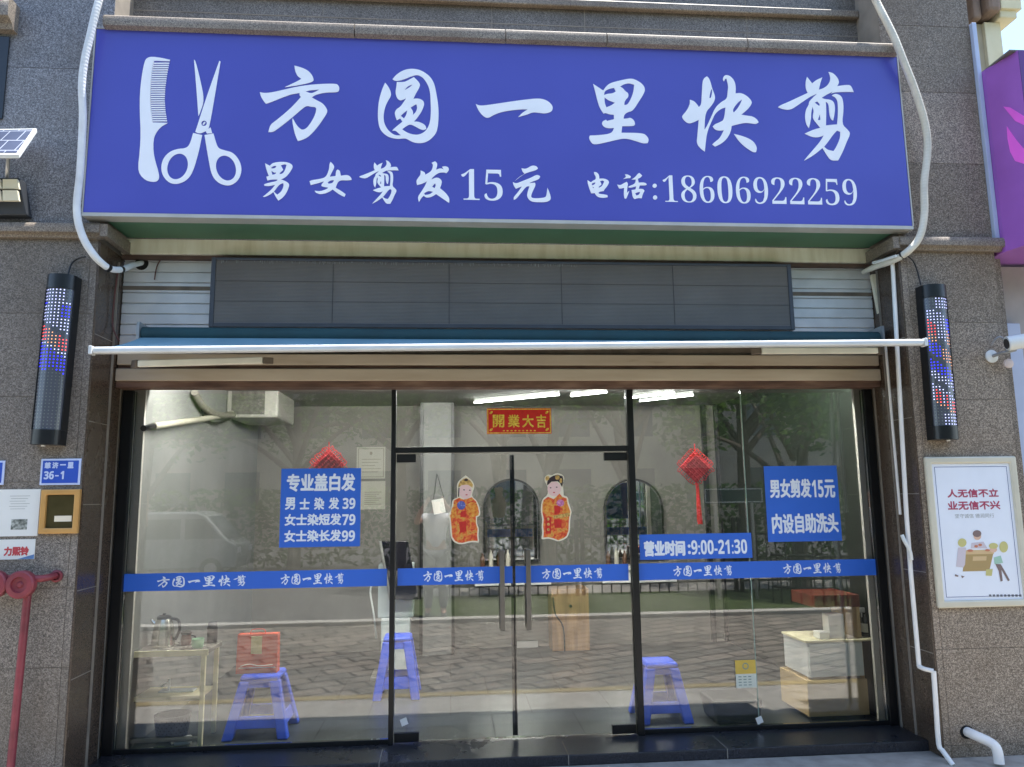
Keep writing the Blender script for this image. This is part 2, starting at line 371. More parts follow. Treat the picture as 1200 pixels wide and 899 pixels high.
G['jian'] = (900, 80, 8.17, [
 ([(372,85),(420,148),(460,115),(518,90),(500,140),(485,208),(530,195),(575,160),(598,110),(590,65),(578,38),(620,48),(665,95),(680,140),(660,175),(720,165),(780,162),(800,185),(818,230),(740,228),(640,232),(600,245),(620,225),(560,255),(512,285),(535,298),(590,302),(625,320),(640,370),(635,440),(622,502),(600,490),(585,440),(580,340),(550,320),(556,400),(552,550),(600,545),(660,540),(668,450),(668,330),(650,285),(610,262),(640,245),(690,260),(715,300),(722,400),(705,540),(760,590),(788,628),(750,710),(715,800),(670,885),(600,885),(565,840),(520,765),(480,800),(420,845),(342,888),(380,840),(450,760),(500,700),(532,645),(480,665),(420,660),(350,628),(420,595),(500,572),(430,490),(428,450),(438,410),(425,370),(412,420),(408,500),(390,575),(365,540),(352,470),(360,400),(390,350),(392,320),(430,280),(470,245),(400,275),(300,345),(215,402),(140,395),(95,375),(110,360),(200,322),(300,275),(380,238),(360,200),(358,130)],
  [[(445,330),(470,320),(495,345),(490,365),(460,345)], [(495,440),(500,500),(475,498)], [(535,755),(575,705),(620,640),(660,598),(690,610),(690,670),(650,760),(625,795),(570,785)]])])
G['nan'] = (300, 180, 8.571, [
 ([(92,100),(140,125),(170,95),(250,85),(320,90),(360,110),(372,135),(345,185),(300,240),(250,262),(290,275),(330,300),(335,325),(310,390),(275,440),(225,475),(195,430),(175,388),(140,415),(90,438),(70,435),(110,405),(160,360),(195,315),(130,330),(85,325),(82,312),(130,295),(210,280),(218,262),(160,262),(115,272),(105,235),(130,228),(115,190),(100,140)],
  [[(150,145),(180,125),(205,125),(200,145),(165,155)], [(155,175),(185,195),(205,190),(195,210),(165,215)], [(250,120),(285,108),(308,115),(295,165),(270,205),(235,210),(240,195),(275,165),(262,140)], [(180,385),(235,310),(275,298),(280,330),(255,385),(215,415)]])])
G['nv'] = (300, 180, 8.571, [
 ([(750,85),(780,115),(788,140),(760,195),(740,235),(800,228),(805,175),(820,162),(845,175),(852,225),(920,215),(955,240),(962,265),(920,272),(850,268),(820,290),(800,345),(860,380),(900,410),(890,437),(840,415),(770,362),(720,395),(650,412),(600,395),(590,375),(640,382),(700,365),(730,345),(660,332),(655,318),(685,280),(610,302),(550,318),(538,280),(560,270),(640,258),(705,240),(735,160),(738,110)],
  [[(720,290),(750,270),(785,268),(770,300),(730,305)]])])
G['fa'] = (420, 180, 8.571, [
 ([(735,95),(770,80),(793,100),(790,130),(780,165),(820,150),(845,155),(860,165),(840,135),(870,128),(905,140),(910,170),(885,198),(855,190),(800,195),(740,245),(735,262),(790,238),(835,265),(838,300),(820,350),(880,400),(915,450),(912,497),(870,470),(780,408),(730,440),(680,445),(655,425),(630,450),(608,488),(595,440),(625,395),(665,335),(690,280),(640,305),(590,318),(580,280),(600,245),(625,215),(625,172),(668,190),(672,215),(735,180),(752,115)],
  [[(740,335),(770,300),(778,320),(765,350)], [(660,400),(700,375),(750,385),(720,412),(670,418)]])])
G['yuan2'] = (530, 180, 8.571, [
 ([(695,150),(740,158),(800,120),(845,128),(860,150),(845,168),(780,185),(720,205),(630,275),(680,230),(730,205),(705,185)], []),
 ([(608,288),(640,305),(700,280),(790,245),(850,212),(882,230),(875,258),(790,288),(770,300),(830,295),(838,320),(805,385),(790,430),(800,450),(860,452),(925,445),(945,430),(955,345),(975,390),(990,440),(985,470),(940,490),(840,490),(785,480),(752,440),(752,400),(775,330),(745,330),(700,385),(640,460),(618,465),(615,440),(660,390),(700,330),(638,355),(615,320)], [])])
G['dian'] = (680, 190, 10.91, [
 ([(175,130),(205,130),(240,165),(242,215),(300,212),(350,230),(370,260),(345,310),(305,355),(300,372),(250,378),(230,395),(240,410),(300,415),(345,425),(350,450),(300,460),(230,452),(195,420),(185,398),(140,402),(115,340),(95,270),(92,235),(135,262),(160,240),(195,225),(200,190),(175,150)],
  [[(145,280),(170,265),(195,262),(180,290),(150,300)], [(150,315),(175,325),(165,338)], [(250,245),(290,235),(305,250),(275,315),(235,330),(232,320),(270,290),(262,265)]])])
G['hua'] = (680, 190, 10.91, [
 ([(570,160),(600,158),(645,185),(640,205),(600,208),(550,218),(585,190)], []),
 ([(472,290),(510,300),(560,270),(590,255),(610,275),(600,330),(595,395),(625,370),(605,430),(585,470),(565,465),(555,420),(560,330),(530,340),(495,340)], []),
 ([(655,225),(700,195),(735,150),(755,142),(790,175),(770,200),(735,215),(745,265),(820,262),(850,285),(840,300),(760,300),(745,345),(800,345),(820,370),(795,420),(785,465),(740,460),(695,475),(670,450),(660,390),(655,360),(705,352),(715,310),(650,330),(612,325),(620,310),(700,280),(710,225)], [[(700,400),(740,385),(765,382),(750,420),(715,430)]])])
G['colon'] = (680, 190, 10.91, [(ell(950,305,27,27), []), (ell(955,455,27,27), [])])
G['jian_s'] = None
def traced(mb, g, y, th, it=2, fn=None):
    """extrude traced outlines standing on the plane y, th thick"""
    ox, oy, sc, parts = g
    for outl, holes in parts:
        f = fn or (lambda p: (lambda q: (q.x, q.z))(at(ox+p[0]/sc, oy+p[1]/sc, y)))
        mb.prism([f(p) for p in chaikin(outl, it)], y-th, y, [[f(p) for p in chaikin(h, it)] for h in holes])
NAMES6 = ['fang', 'yuan', 'yi', 'li', 'kuai', 'jian']
def glyph_box(mb, g, x0, x1, z0, z1, y, th, it=1):
    """same character fitted in a metric box"""
    ox, oy, sc, parts = g
    P = [p for o, _ in parts for p in o]
    ax, bx_ = min(p[0] for p in P), max(p[0] for p in P); ay, by_ = min(p[1] for p in P), max(p[1] for p in P)
    f = lambda p: (x0+(x1-x0)*(p[0]-ax)/(bx_-ax), z1-(z1-z0)*(p[1]-ay)/(by_-ay))
    traced(mb, g, y, th, it, f)

# ================================================================== THE SETTING
XL, XR = -2.194, 3.055          # shopfront opening
YC, YS = -0.5, -0.36            # pillar faces, front of the step
ZF = 0.064                      # shop floor / top of step
m_gr_l = granite('granite_l0', '#3c3c3f', '#77777a', '#b0b0b2', 0.5, 230, '#5d564c')
m_gr_r = granite('granite_r0', '#3a332c', '#766a5d', '#b3a594', 0.5, 230, '#574938')
m_gr_u = granite('granite_upper', '#3c3834', '#6c6762', '#9c958c', 0.5, 230, '#4a433a')
m_jamb = granite('polished_brown_granite', '#2b231d', '#4a3d34', '#6e6054', 0.22, 260, '#5c4c3c', 0.0)
m_step = granite('polished_black_granite', '#141416', '#29292d', '#47474d', 0.26, 300, '#232226', 0.0)
m_cap = granite('moulding_stone', '#4d463f', '#857a6e', '#aba090', 0.5, 240, '#5e4f40')
m_joint = mat('joint_mortar', '#8a8277', 0.9, var=0.2)
m_joint_d = mat('dark_joint', '#3a342e', 0.9, var=0.2)

# ground sheets
m_conc = ramp_mat('concrete', [(0.3, '#8a857d'), (0.5, '#9a958d'), (0.75, '#a9a49b')], 9, 0.85, 8)
m_pave = bricks('paving_bricks', '#8d8377', '#757067', '#4a443d', 0.40, 0.22, 0.018, 0.85, 0.45)
m_asph = mat('asphalt', '#4a4a4a', 0.9, var=0.2, scale=8)
m_grass = mat('lawn', '#3c4a22', 0.95, var=0.5, scale=14)
g = MB(); g.box(-60, 60, -80, 30, -0.9, -0.5); tag(g.build('ground', m_asph, origin=(0, 0, 0)), kind='structure')
g = MB(); g.box(-14, 16, -1.42, 0.02, -0.499, 0.0); tag(g.build('pavement', m_conc, origin=(0, 0, 0)), kind='structure')
g = MB(); g.box(-14, 16, -5.25, -1.55, -0.499, -0.004); tag(g.build('paved_plaza', m_pave, origin=(0, 0, 0)), kind='structure')
g = MB(); g.box(-14, 16, -1.548, -1.422, -0.499, 0.004); tag(g.build('tactile_strip', mat('yellow_paving', '#978863', 0.85, var=0.15), origin=(0, 0, 0)), kind='structure')
g = MB(); g.box(-14, 16, -5.45, -5.252, -0.4985, 0.05); tag(g.build('kerb', mat('kerb_stone', '#b5b0a6', 0.85, var=0.1), origin=(0, 0, 0), bevel=0.01), kind='structure')
g = MB(); g.box(-0.6, 16, -7.9, -5.452, -0.499, 0.02); tag(g.build('lawn', m_grass, origin=(0, 0, 0)), kind='structure')
g = MB(); g.box(-14, -0.602, -12.9, -5.452, -0.499, 0.0); tag(g.build('parking_area', mat('worn_asphalt', '#63625f', 0.9, var=0.15, scale=5), origin=(0, 0, 0)), kind='structure')
g = MB(); g.box(-0.6, 16, -12.9, -7.902, -0.499, 0.0); tag(g.build('footpath', m_conc, origin=(0, 0, 0)), kind='structure')

# --- shop building (pillars, wall over the shop, beam, mouldings, step)
bld = thing('shop_building', 'granite faced ground floor building holding the barber shop between two stone pillars', 'building', (0.4, 0, 0))
def joint(mb, x0, x1, z, y, h=0.006): mb.box(x0, x1, y-0.0015, y, z-h/2, z+h/2)
# pillars clad in slabs; each slab its own tone, open joints between them
zz = lambda px, py, y=YC: at(px, py, y).z
def slabs(x0, x1, zs, xs, mats, parent_label=None, skin=0.02):
    b = MB(); b.mi = 3; b.box(x0+.002, x1-.002, YC+.004, 0.9, zs[0], zs[-1])
    X = [x0]+[x for x in xs if x0 < x < x1]+[x1]
    for za, zb_ in zip(zs[:-1], zs[1:]):
        for xa, xb in zip(X[:-1], X[1:]):
            b.mi = random.choice((0, 0, 1, 2)); g_ = .0016
            b.box(xa+(g_ if xa > x0 else 0), xb-(g_ if xb < x1 else 0), YC, YC+.0039, za+g_, zb_-g_)
            b.box(xa+(g_ if xa > x0 else 0), xb-(g_ if xb < x1 else 0), YC+.0041, .89, za+g_, zb_-g_) if xb == x1 and False else None
    return b
def gvar(n, d, m, l, st, r=.5): return [granite(n, d, m, l, r, 190, st), granite(n+'_lighter', *[shade(c, 1.05) for c in (d, m, l)], r-.06, 190, st), granite(n+'_darker', *[shade(c, .94) for c in (d, m, l)], r+.05, 190, st), m_joint]
def shade(h, k):
    h = h.lstrip('#'); return '#'+''.join('%02x' % max(0, min(255, int(int(h[i:i+2], 16)*k))) for i in (0, 2, 4))
GL = gvar('granite_left', '#443f3a', '#766e66', '#a59c91', '#5f5446'); GR = gvar('granite_right', '#4a4037', '#807365', '#baab99', '#645443')
GLU = gvar('granite_left_upper', '#47464a', '#7a7a7d', '#adacb0', '#6a6055')
zl = [0.0]+sorted(zz(px, py) for py, px in ((367, 20), (465, 20), (565, 20), (690, 30), (783, 40)))+[3.30]
pl = slabs(-5.5, XL, zl, (-3.6, -2.235), GL).build('pillar', GL, bld); pl['label'] = 'grey speckled left pillar'
pl2 = slabs(-5.5, XL, [3.30, zz(60, 80), 5.1, 5.7, 6.2], (-3.6,), GLU).build('pillar', GLU, bld)
zr = [0.0, 0.075]+sorted(zz(1140, py) for py in (378, 468, 565, 662, 760))+[3.30]
pr = slabs(XR, 3.735, zr, (3.097,), GR).build('pillar', GR, bld); pr['label'] = 'brownish speckled right pillar'
pr2 = slabs(XR, 3.735, [3.30]+sorted(zz(1120, py) for py in (32, 109, 192))+[5.5, 6.2], (), GR).build('pillar', GR, bld)
# jambs (polished brown slabs lining the opening)
for x0, x1, s in ((XL-0.001, XL+0.012, 1), (XR-0.012, XR+0.001, -1)):
    p = MB(); p.box(x0, x1, YC+0.004, -0.075, ZF-0.06, 3.25)
    jb = p.build('jamb', m_jamb, bld)
    q = MB(); xf = x1 if s > 0 else x0
    q.box(xf, xf+s*0.012, -0.24, -0.232, ZF, 3.2)
    for z in (0.62, 1.12, 1.62, 2.12, 2.66): q.box(xf, xf+s*0.0015, YC+0.01, -0.245, z, z+0.005)
    q.build('jamb_trim', m_joint, jb)
# mouldings on the pillars
def mould_profile(z0, z1, yb, d):
    h = z1-z0
    return [(yb, z0), (yb-d*0.45, z0), (yb-d*0.55, z0+h*0.18), (yb-d, z0+h*0.3), (yb-d*1.04, z0+h*0.6), (yb-d, z0+h*0.86), (yb-d*0.86, z1), (yb, z1)]
def moulding(x0, x1, z0, z1, yb, d, name, parent, m=None, ret_l=0.0, ret_r=0.0):
    P = mould_profile(z0, z1, yb, d); n = len(P); mb = MB()
    mb.add([(x0, y, z) for y, z in P]+[(x1, y, z) for y, z in P],
           [(i, (i+1) % n, n+(i+1) % n, n+i) for i in range(n)]+[tuple(reversed(range(n))), tuple(range(n, 2*n))])
    if ret_r:   # return along the opening, on the right end, running back to ret_r
        Q = [(x1-(y-yb)*0-(0), y, z) for y, z in P]
        mb.box(x1+0.0005, x1+0.045, yb-d*0.9, ret_r, z0+0.004, z1-0.004)
    if ret_l: mb.box(x0-0.045, x0-0.0005, yb-d*0.9, ret_l, z0+0.004, z1-0.004)
    return mb.build(name, m or m_cap, parent, smooth=True)
moulding(-5.5, XL+0.03, 3.262, 3.348, YC, 0.065, 'cap_moulding', pl, ret_r=-0.14)
moulding(XR-0.03, 3.80, 3.258, 3.345, YC, 0.065, 'cap_moulding', pr, ret_l=-0.14)
# wall above the sign, set back between the pillars, with its long ledge
p = MB(); p.box(XL-0.02, XR+0.02, -0.22, 0.5, 3.42, 6.2); up = p.build('upper_wall', m_gr_u, bld)
j = MB()
for xx in (-0.9, 0.3, 0.98, 2.2): j.box(xx, xx+0.006, -0.2216, -0.2201, 4.75, 6.0)
for z in (5.02, 5.03+0.35): j.box(XL, XR, -0.2219, -0.2203, z, z+0.007)
j.build('cladding_joints', m_joint, up)
p = MB(); p.box(XL, XR, -0.27, -0.2225, 5.15, 5.21); p.build('string_course', m_cap, up, bevel=0.01)
p = MB()
xs = [-2.2, -0.62, 0.37, 1.05, 2.02, 3.09]
for a, b in zip(xs[:-1], xs[1:]):
    P = mould_profile(4.60, 4.715, -0.50, 0.14); n = len(P); o = [(y, z) for y, z in P]
    vs = [(a+0.003, y, z) for y, z in o]+[(b-0.003, y, z) for y, z in o]
    p.add(vs, [(i, (i+1) % n, n+(i+1) % n, n+i) for i in range(n)]+[tuple(reversed(range(n))), tuple(range(n, 2*n))])
p.build('ledge', m_cap, bld, smooth=True)
p = MB(); p.box(-2.2, 3.06, -0.499, -0.222, 4.58, 4.70); p.build('ledge_core', m_cap, bld)
# another ledge stub on the far left of the pillar, over a dark window recess
moulding(-5.0, at(22, 25, YC).x, zz(10, 40), zz(10, 9), YC, 0.12, 'ledge', pl2)
p = MB(); p.box(-5.0, at(9, 80, YC).x, YC-0.012, YC-0.001, zz(2, 140), zz(2, 44)); p.build('side_window', mat('dark_window', '#22262a', 0.1, var=0.1), pl2)
# beam over the shutter and the green soffit
m_cream = ramp_mat('cream_paint', [(0.3, '#ded4b8'), (0.55, '#efe7d0'), (0.8, '#f3edda')], 3, 0.6, 6, (6, 1, 1))
p = MB(); p.box(XL+0.013, XR-0.013, -0.21, -0.10, 3.268, 3.372); p.build('lintel_beam', m_cream, bld, bevel=0.004)
p = MB(); p.box(XL+0.013, XR-0.013, -0.19, -0.11, 3.24, 3.266); p.build('lintel_edge', mat('rusty_edge', '#5d4a42', 0.8, var=0.3, scale=9), bld)
# step
p = MB(); p.box(XL+0.013, XR-0.013, YS, 0.035, 0.001, ZF)
st = p.build('step', m_step, bld, bevel=0.006)
j = MB(); j.mi = 0
for xx in (-0.43, 0.72, 1.72): j.box(xx, xx+0.005, YS-0.0015, -0.09, ZF, ZF+0.0012); j.box(xx, xx+0.005, YS-0.0015, YS, 0.004, ZF)
j.build('step_joint', m_joint, st)

# --- interior of the shop (structure)
YB, XIL, XIR, ZT = 3.12, -2.06, 3.00, 2.64
m_wall = ramp_mat('plaster_grey', [(0.3, '#777877'), (0.55, '#80817f'), (0.8, '#888988')], 2.0, 0.85, 5)
m_wall2 = ramp_mat('plaster_warm', [(0.3, '#676560'), (0.6, '#716f6a'), (0.85, '#7a7873')], 2.5, 0.85, 5)
m_dark = ramp_mat('dark_wall_reflection_tint', [(0.3, '#101812'), (0.7, '#18241b')], 2.0, 0.6)  # dark wall, with the green of the tree reflections put into its colour
m_flr = bricks('floor_tiles', '#44484a', '#3f4345', '#2c2e30', 0.6, 0.6, 0.006, 0.35)
def S_(mb, name, m): tag(mb.build(name, m, origin=(0, 0, 0)), kind='structure')
S_(MB().box(XL+0.02, XR-0.02, 0.036, YB+0.1, 0.0, ZF-0.002), 'floor', m_flr)
S_(MB().box(-2.19, XIL, 0.06, YB, ZF, ZT), 'wall_left', m_wall)
S_(MB().box(XIR, 3.052, 0.06, YB, ZF, ZT), 'wall_right', m_dark)
S_(MB().box(-2.19, 3.052, YB, YB+0.1, ZF, 2.95), 'wall_back', m_wall2)
S_(MB().box(-2.19, 3.052, 0.12, YB, ZT, ZT+0.1), 'ceiling', mat('ceiling_paint', '#8f8d88', 0.9, var=0.08))
S_(MB().box(XIR-0.06, XIR+0.05, 0.03, 0.058, ZF, ZT), 'wall_pier', mat('pier_paint', '#b6b3ab', 0.8, var=0.05))
S_(MB().box(-2.19, -2.06, 0.03, 0.058, ZF, ZT), 'wall_pier_left', mat('pier_paint', '#b6b3ab', 0.8, var=0.05))
S_(MB().box(XL, XR, 0.03, 0.11, 2.40, 3.25), 'wall_lintel', m_wall2)
# panelled column on the back wall with black edge trims
bc0, bc1 = at(496, 600, YB-0.3).x, at(529, 600, YB-0.3).x
S_(MB().box(bc0, bc1, YB-0.30, YB-0.001, ZF, ZT), 'back_column', m_wall)
S_(MB().box(bc0-0.035, bc0-0.001, YB-0.315, YB-0.002, ZF, ZT), 'column_trim', mat('black_trim', '#151516', 0.4, var=0.1))
S_(MB().box(bc1+0.001, bc1+0.03, YB-0.315, YB-0.002, ZF, ZT), 'column_trim', MATS['black_trim'])
S_(MB().box(at(826, 600, YB).x, at(831, 600, YB).x, YB-0.05, YB-0.001, ZF, ZT), 'column_trim', MATS['black_trim'])
S_(MB().box(XIR-0.03, XIR-0.001, YB-0.06, YB-0.001, ZF, ZT), 'column_trim', MATS['black_trim'])

# ================================================================== SHUTTER, PANEL, AWNING, SIGN
m_alu = mat('shutter_aluminium', '#d0d0d0', 0.5, 0.2, var=0.12, scale=5)
m_dirt = mat('dirty_metal', '#74685b', 0.7, 0.2, var=0.35, scale=7)
m_tan = ramp_mat('stained_tan_paint', [(0.22, '#86705e'), (0.36, '#b8a893'), (0.6, '#c4b6a2'), (0.85, '#cfc2ae')], 1.6, 0.55, 7, (1.0, 1, 6))
m_rust = ramp_mat('rust_brown', [(0.3, '#4a332a'), (0.55, '#6e5345'), (0.8, '#8f7463')], 4, 0.7, 6, (1, 1, 5))
sh = thing('roller_shutter', 'rolled up grey slatted metal shutter behind the dark panel above the glass front', 'shutter', (0.43, -0.12, 2.38))
z = 2.66; k = 0
b = MB()
while z < 3.24:
    h = 0.072; b.box(XL+0.016, XR-0.016, -0.150-0.012*(k % 1), -0.128, z, z+h-0.007)
    b.box(XL+0.016, XR-0.016, -0.142, -0.130, z+h-0.0069, z+h-0.0001); z += h; k += 1
b.build('slat_panel', m_alu, sh, bevel=0.003)
MB().box(XL+0.016, XR-0.016, -0.155, -0.126, 3.036, 3.062).build('stained_slat', m_dirt, sh)
# lower boxed bars
MB().box(XL+0.016, XR-0.016, -0.17, -0.08, 2.525, 2.60).build('upper_bar', m_tan, sh, bevel=0.006)
MB().box(XL+0.016, XR-0.016, -0.15, -0.08, 2.5, 2.524).build('gap_strip', m_rust, sh)
MB().box(XL+0.016, XR-0.016, -0.18, -0.08, 2.417, 2.499).build('bottom_bar', m_tan, sh, bevel=0.006)
MB().box(XL+0.016, XR-0.016, -0.165, -0.03, 2.376, 2.416).build('bottom_seal', m_rust, sh, bevel=0.003)
MB().box(XL+0.016, XR-0.016, -0.14, -0.08, 2.601, 2.655).build('back_plate', m_dirt, sh)
b = MB(); q0 = at(1024, 322, -0.2); q1 = at(1040, 388, -0.2)
b.bar((q0.x, -0.2, q0.z), (q1.x-0.02, -0.2, q1.z), 0.05, 0.03); b.build('guide_rail', m_cream, sh)
b = MB(); c = at(166, 309, -0.15); b.cyl((c.x, -0.152, c.z), (c.x, -0.146, c.z), 0.045, n=20); b.build('cable_hole', mat('black_hole', '#0a0a0a', 0.9, var=0), sh)

# LED message panel
YP = -0.30
x0, x1, z0, z1 = at(246, 340, YP).x, at(929, 340, YP).x, 2.752, 3.222
pn = thing('led_panel', 'long unlit dark grey led message panel hung over the metal shutter under the blue sign', 'display panel', ((x0+x1)/2, YP, z0))
def led_mat():
    m = bpy.data.materials.new('led_mesh'); m.use_nodes = True; n = m.node_tree.nodes; l = m.node_tree.links; b = n['Principled BSDF']
    tc = n.new('ShaderNodeTexCoord'); w1 = n.new('ShaderNodeTexWave'); w1.wave_type = 'BANDS'; w1.bands_direction = 'Z'; w1.inputs['Scale'].default_value = 33
    l.new(tc.outputs['Object'], w1.inputs[0])
    nz = n.new('ShaderNodeTexNoise'); nz.inputs['Scale'].default_value = 2.5; nz.inputs['Detail'].default_value = 6; l.new(tc.outputs['Object'], nz.inputs['Vector'])
    cr = n.new('ShaderNodeValToRGB'); cr.color_ramp.elements[0].color = lin('#4a4541'); cr.color_ramp.elements[1].color = lin('#6e6862')
    ad = n.new('ShaderNodeMath'); ad.operation = 'MULTIPLY_ADD'; ad.inputs[1].default_value = 0.35
    sc = n.new('ShaderNodeMath'); sc.operation = 'MULTIPLY'; sc.inputs[1].default_value = 0.9
    l.new(nz.outputs[0], sc.inputs[0]); l.new(w1.outputs[0], ad.inputs[0]); l.new(sc.outputs[0], ad.inputs[2]); l.new(ad.outputs[0], cr.inputs[0])
    l.new(cr.outputs[0], b.inputs['Base Color']); b.inputs['Roughness'].default_value = 0.75
    bp = n.new('ShaderNodeBump'); bp.inputs['Strength'].default_value = 0.4; bp.inputs['Distance'].default_value = 0.003; l.new(w1.outputs[0], bp.inputs['Height']); l.new(bp.outputs[0], b.inputs['Normal'])
    return m
m_led = led_mat(); m_frm = mat('panel_frame', '#4a4b4f', 0.4, 0.5, var=0.1)
MB().box(x0+0.03, x1-0.03, YP+0.006, -0.165, z0+0.03, z1-0.02).build('screen', m_led, pn)
b = MB(); b.box(x0, x0+0.0295, YP, -0.16, z0, z1); b.box(x1-0.0295, x1, YP, -0.16, z0, z1)
b.box(x0+0.0296, x1-0.0296, YP, -0.16, z0, z0+0.0295); b.box(x0+0.0296, x1-0.0296, YP, -0.16, z1-0.0195, z1)
b.build('frame', m_frm, pn, bevel=0.004)
b = MB()
for u in (0.2, 0.395, 0.588, 0.785):
    xx = x0+(x1-x0)*u; b.box(xx, xx+0.003, YP+0.0035, YP+0.0058, z0+0.03, z1-0.02)
for v in (0.37, 0.66): b.box(x0+0.031, x1-0.031, YP+0.0037, YP+0.0057, z0+(z1-z0)*v, z0+(z1-z0)*v+0.002)
b.build('module_seam', mat('seam_black', '#3d3b39', 0.8, var=0), pn)
b = MB()
for i in range(170):    # frayed dust along the top of the mesh
    xx = random.uniform(x0+0.03, x0+0.62*(x1-x0)); b.box(xx, xx+0.002, YP+0.002, YP+0.004, z1-0.02-random.uniform(0.004, 0.022), z1-0.0198)
b.build('frayed_edge', mat('dust_grey', '#8d8a86', 0.9, var=0.1), pn)['kind'] = 'stuff'

# awning
m_aw = mat('awning_blue_canvas', '#7399a8', 0.75, var=0.1, scale=5, bump=0.2, bscale=300)
m_awt = mat('awning_green_roll', '#1f4247', 0.7, var=0.15, scale=5)
m_wal = mat('white_powder_coat', '#d5d8d8', 0.35, 0.1, var=0.08, scale=5)
YA = -0.83
pa, pb_ = at(110, 411, YA), at(1081, 401.5, YA)
aw = thing('awning', 'retracted blue canvas awning with a thin white front bar stretched across the shopfront', 'awning', ((pa.x+pb_.x)/2, YA, pa.z))
ra, rb = at(168, 392, -0.30), at(1028, 397, -0.30)
MB().cyl(ra, rb, 0.048, n=24).build('canvas_roll', m_awt, aw, smooth=True)
nseg = 40; vs = []; fs = []
for i in range(nseg+1):
    t = i/nseg; A = ra.lerp(rb, t)+Vector((0, -0.035, -0.028)); B = pa.lerp(pb_, t)+Vector((0.03*(1-2*t), 0.012, 0.018))
    for j_ in range(7):
        s = j_/6; P = A.lerp(B, s); sag = -0.012*math.sin(math.pi*s)+0.003*math.sin(i*0.9)*math.sin(math.pi*s)
        vs.append((P.x, P.y, P.z+sag)); 
n0 = len(vs); vs += [(a, b_, c_-0.003) for a, b_, c_ in vs]
for i in range(nseg):
    for j_ in range(6):
        a = i*7+j_; fs.append((a, a+1, a+8, a+7)); fs.append((n0+a, n0+a+7, n0+a+8, n0+a+1))
for i in range(nseg): fs += [(i*7, i*7+7, n0+i*7+7, n0+i*7), (i*7+6, n0+i*7+6, n0+i*7+13, i*7+13)]
MB().add(vs, fs).build('canvas', m_aw, aw, smooth=True)
b = MB(); b.bar(pa, pb_, 0.040, 0.045); fb = b.build('front_bar', m_wal, aw, bevel=0.012)
for P, s in ((pa, -1), (pb_, 1)):
    b = MB(); b.bar(P+Vector((s*0.001, 0, 0)), P+Vector((s*0.02, 0, 0)), 0.05, 0.055); b.build('end_cap', m_wal, fb, bevel=0.004)
for (A, B, nm) in (((162, 426.5), (308, 422.5), 0), ((892, 411.5), (1028, 411), 1)):
    b = MB(); Pa, Pb = at(*A, -0.42), at(*B, -0.42); b.bar(Pa, Pb, 0.042, 0.03); arm = b.build('folding_arm', mat('ivory_paint', '#f2eede', 0.45, var=0.08), aw, bevel=0.006)
    b = MB(); e0 = Pa if nm == 0 else Pb; e1 = Pb if nm == 0 else Pa; s = -1 if nm == 0 else 1
    b.bar(e0+Vector((s*0.002, 0, 0)), e0+Vector((s*0.05, 0.05, 0.004)), 0.05, 0.03); b.build('elbow', m_dirt, arm, bevel=0.004); b = MB(); b.bar(e1-Vector((s*0.002, 0, 0)), e1-Vector((s*0.06, -0.02, 0)), 0.04, 0.028)
    b.build('elbow', m_dirt, arm, bevel=0.004)
for xx in (ra.x-0.02, rb.x+0.005):
    b = MB(); b.box(xx, xx+0.016, -0.36, -0.16, ra.z-0.07, ra.z+0.07); b.build('bracket', mat('galvanised', '#9a9ea0', 0.5, 0.5, var=0.15), aw)

# main sign
YG = -0.60
sx0, sx1, sz0, sz1 = -0.4791*(DG+YG), 0.6594*(DG+YG), ZC+0.3722*(DG+YG), ZC+0.6384*(DG+YG)
m_sign = ramp_mat('blue_vinyl', [(0.3, '#4347a8'), (0.7, '#4a4fb2')], 0.9, 0.32, 2)
n = m_sign.node_tree.nodes; l = m_sign.node_tree.links; nz = n.new('ShaderNodeTexNoise'); nz.inputs['Scale'].default_value = 1.3; nz.inputs['Detail'].default_value = 2
tc = n.new('ShaderNodeTexCoord'); l.new(tc.outputs['Object'], nz.inputs['Vector']); bp = n.new('ShaderNodeBump'); bp.inputs['Strength'].default_value = .35; bp.inputs['Distance'].default_value = .03
l.new(nz.outputs[0], bp.inputs['Height']); l.new(bp.outputs[0], n['Principled BSDF'].inputs['Normal'])
m_wht = mat('white_lettering', '#f4f6fb', 0.5, var=0.03)
sg = thing('shop_sign', 'long blue signboard with white comb, scissors and brush characters above the barber shop', 'sign', ((sx0+sx1)/2, YG, sz0))
MB().box(sx0, sx1, YG, YC-0.003, sz0+0.022, sz1).build('panel', m_sign, sg, bevel=0.003)
b = MB(); b.box(sx0-0.004, sx1+0.004, YG-0.004, YC-0.003, sz0-0.001, sz0+0.0215); b.box(sx0-0.008, sx0-0.0005, YG-0.003, YC-0.003, sz0+0.022, sz1+0.006)
b.box(sx1+0.0005, sx1+0.008, YG-0.003, YC-0.003, sz0+0.022, sz1+0.006); b.box(sx0, sx1, YG-0.003, YC-0.003, sz1+0.0005, sz1+0.007)
b.build('edge_trim', mat('aluminium_trim', '#b9b6ae', 0.45, 0.3, var=0.1), sg)
MB().box(XL+0.05, XR-0.05, YC-0.0025, -0.212, sz0-0.002, sz0+0.03).build('soffit', mat('green_board', '#4c7054', 0.6, var=0.12, scale=4), sg)
TH = 0.004
b = MB()
for k_ in NAMES6: traced(b, G[k_], YG-0.0005, TH)
b.build('shop_name', m_wht, sg)
b = MB()
for k_ in ('nan', 'nv', 'fa', 'yuan2', 'dian', 'hua', 'colon'): traced(b, G[k_], YG-0.0005, TH)
e0, e1, ez0, ez1 = rect_px((421, 188, 467, 239), YG)
glyph_box(b, G['jian'], e0, e1, ez0, ez1, YG-0.0005, TH)
text_px(b, serif('15'), (540.5, 198.5, 589, 235), YG-0.0015, 0, -0.013)
text_px(b, serif('18606922259'), (777, 207.5, 1004, 239), YG-0.0015, 0, -0.0145)
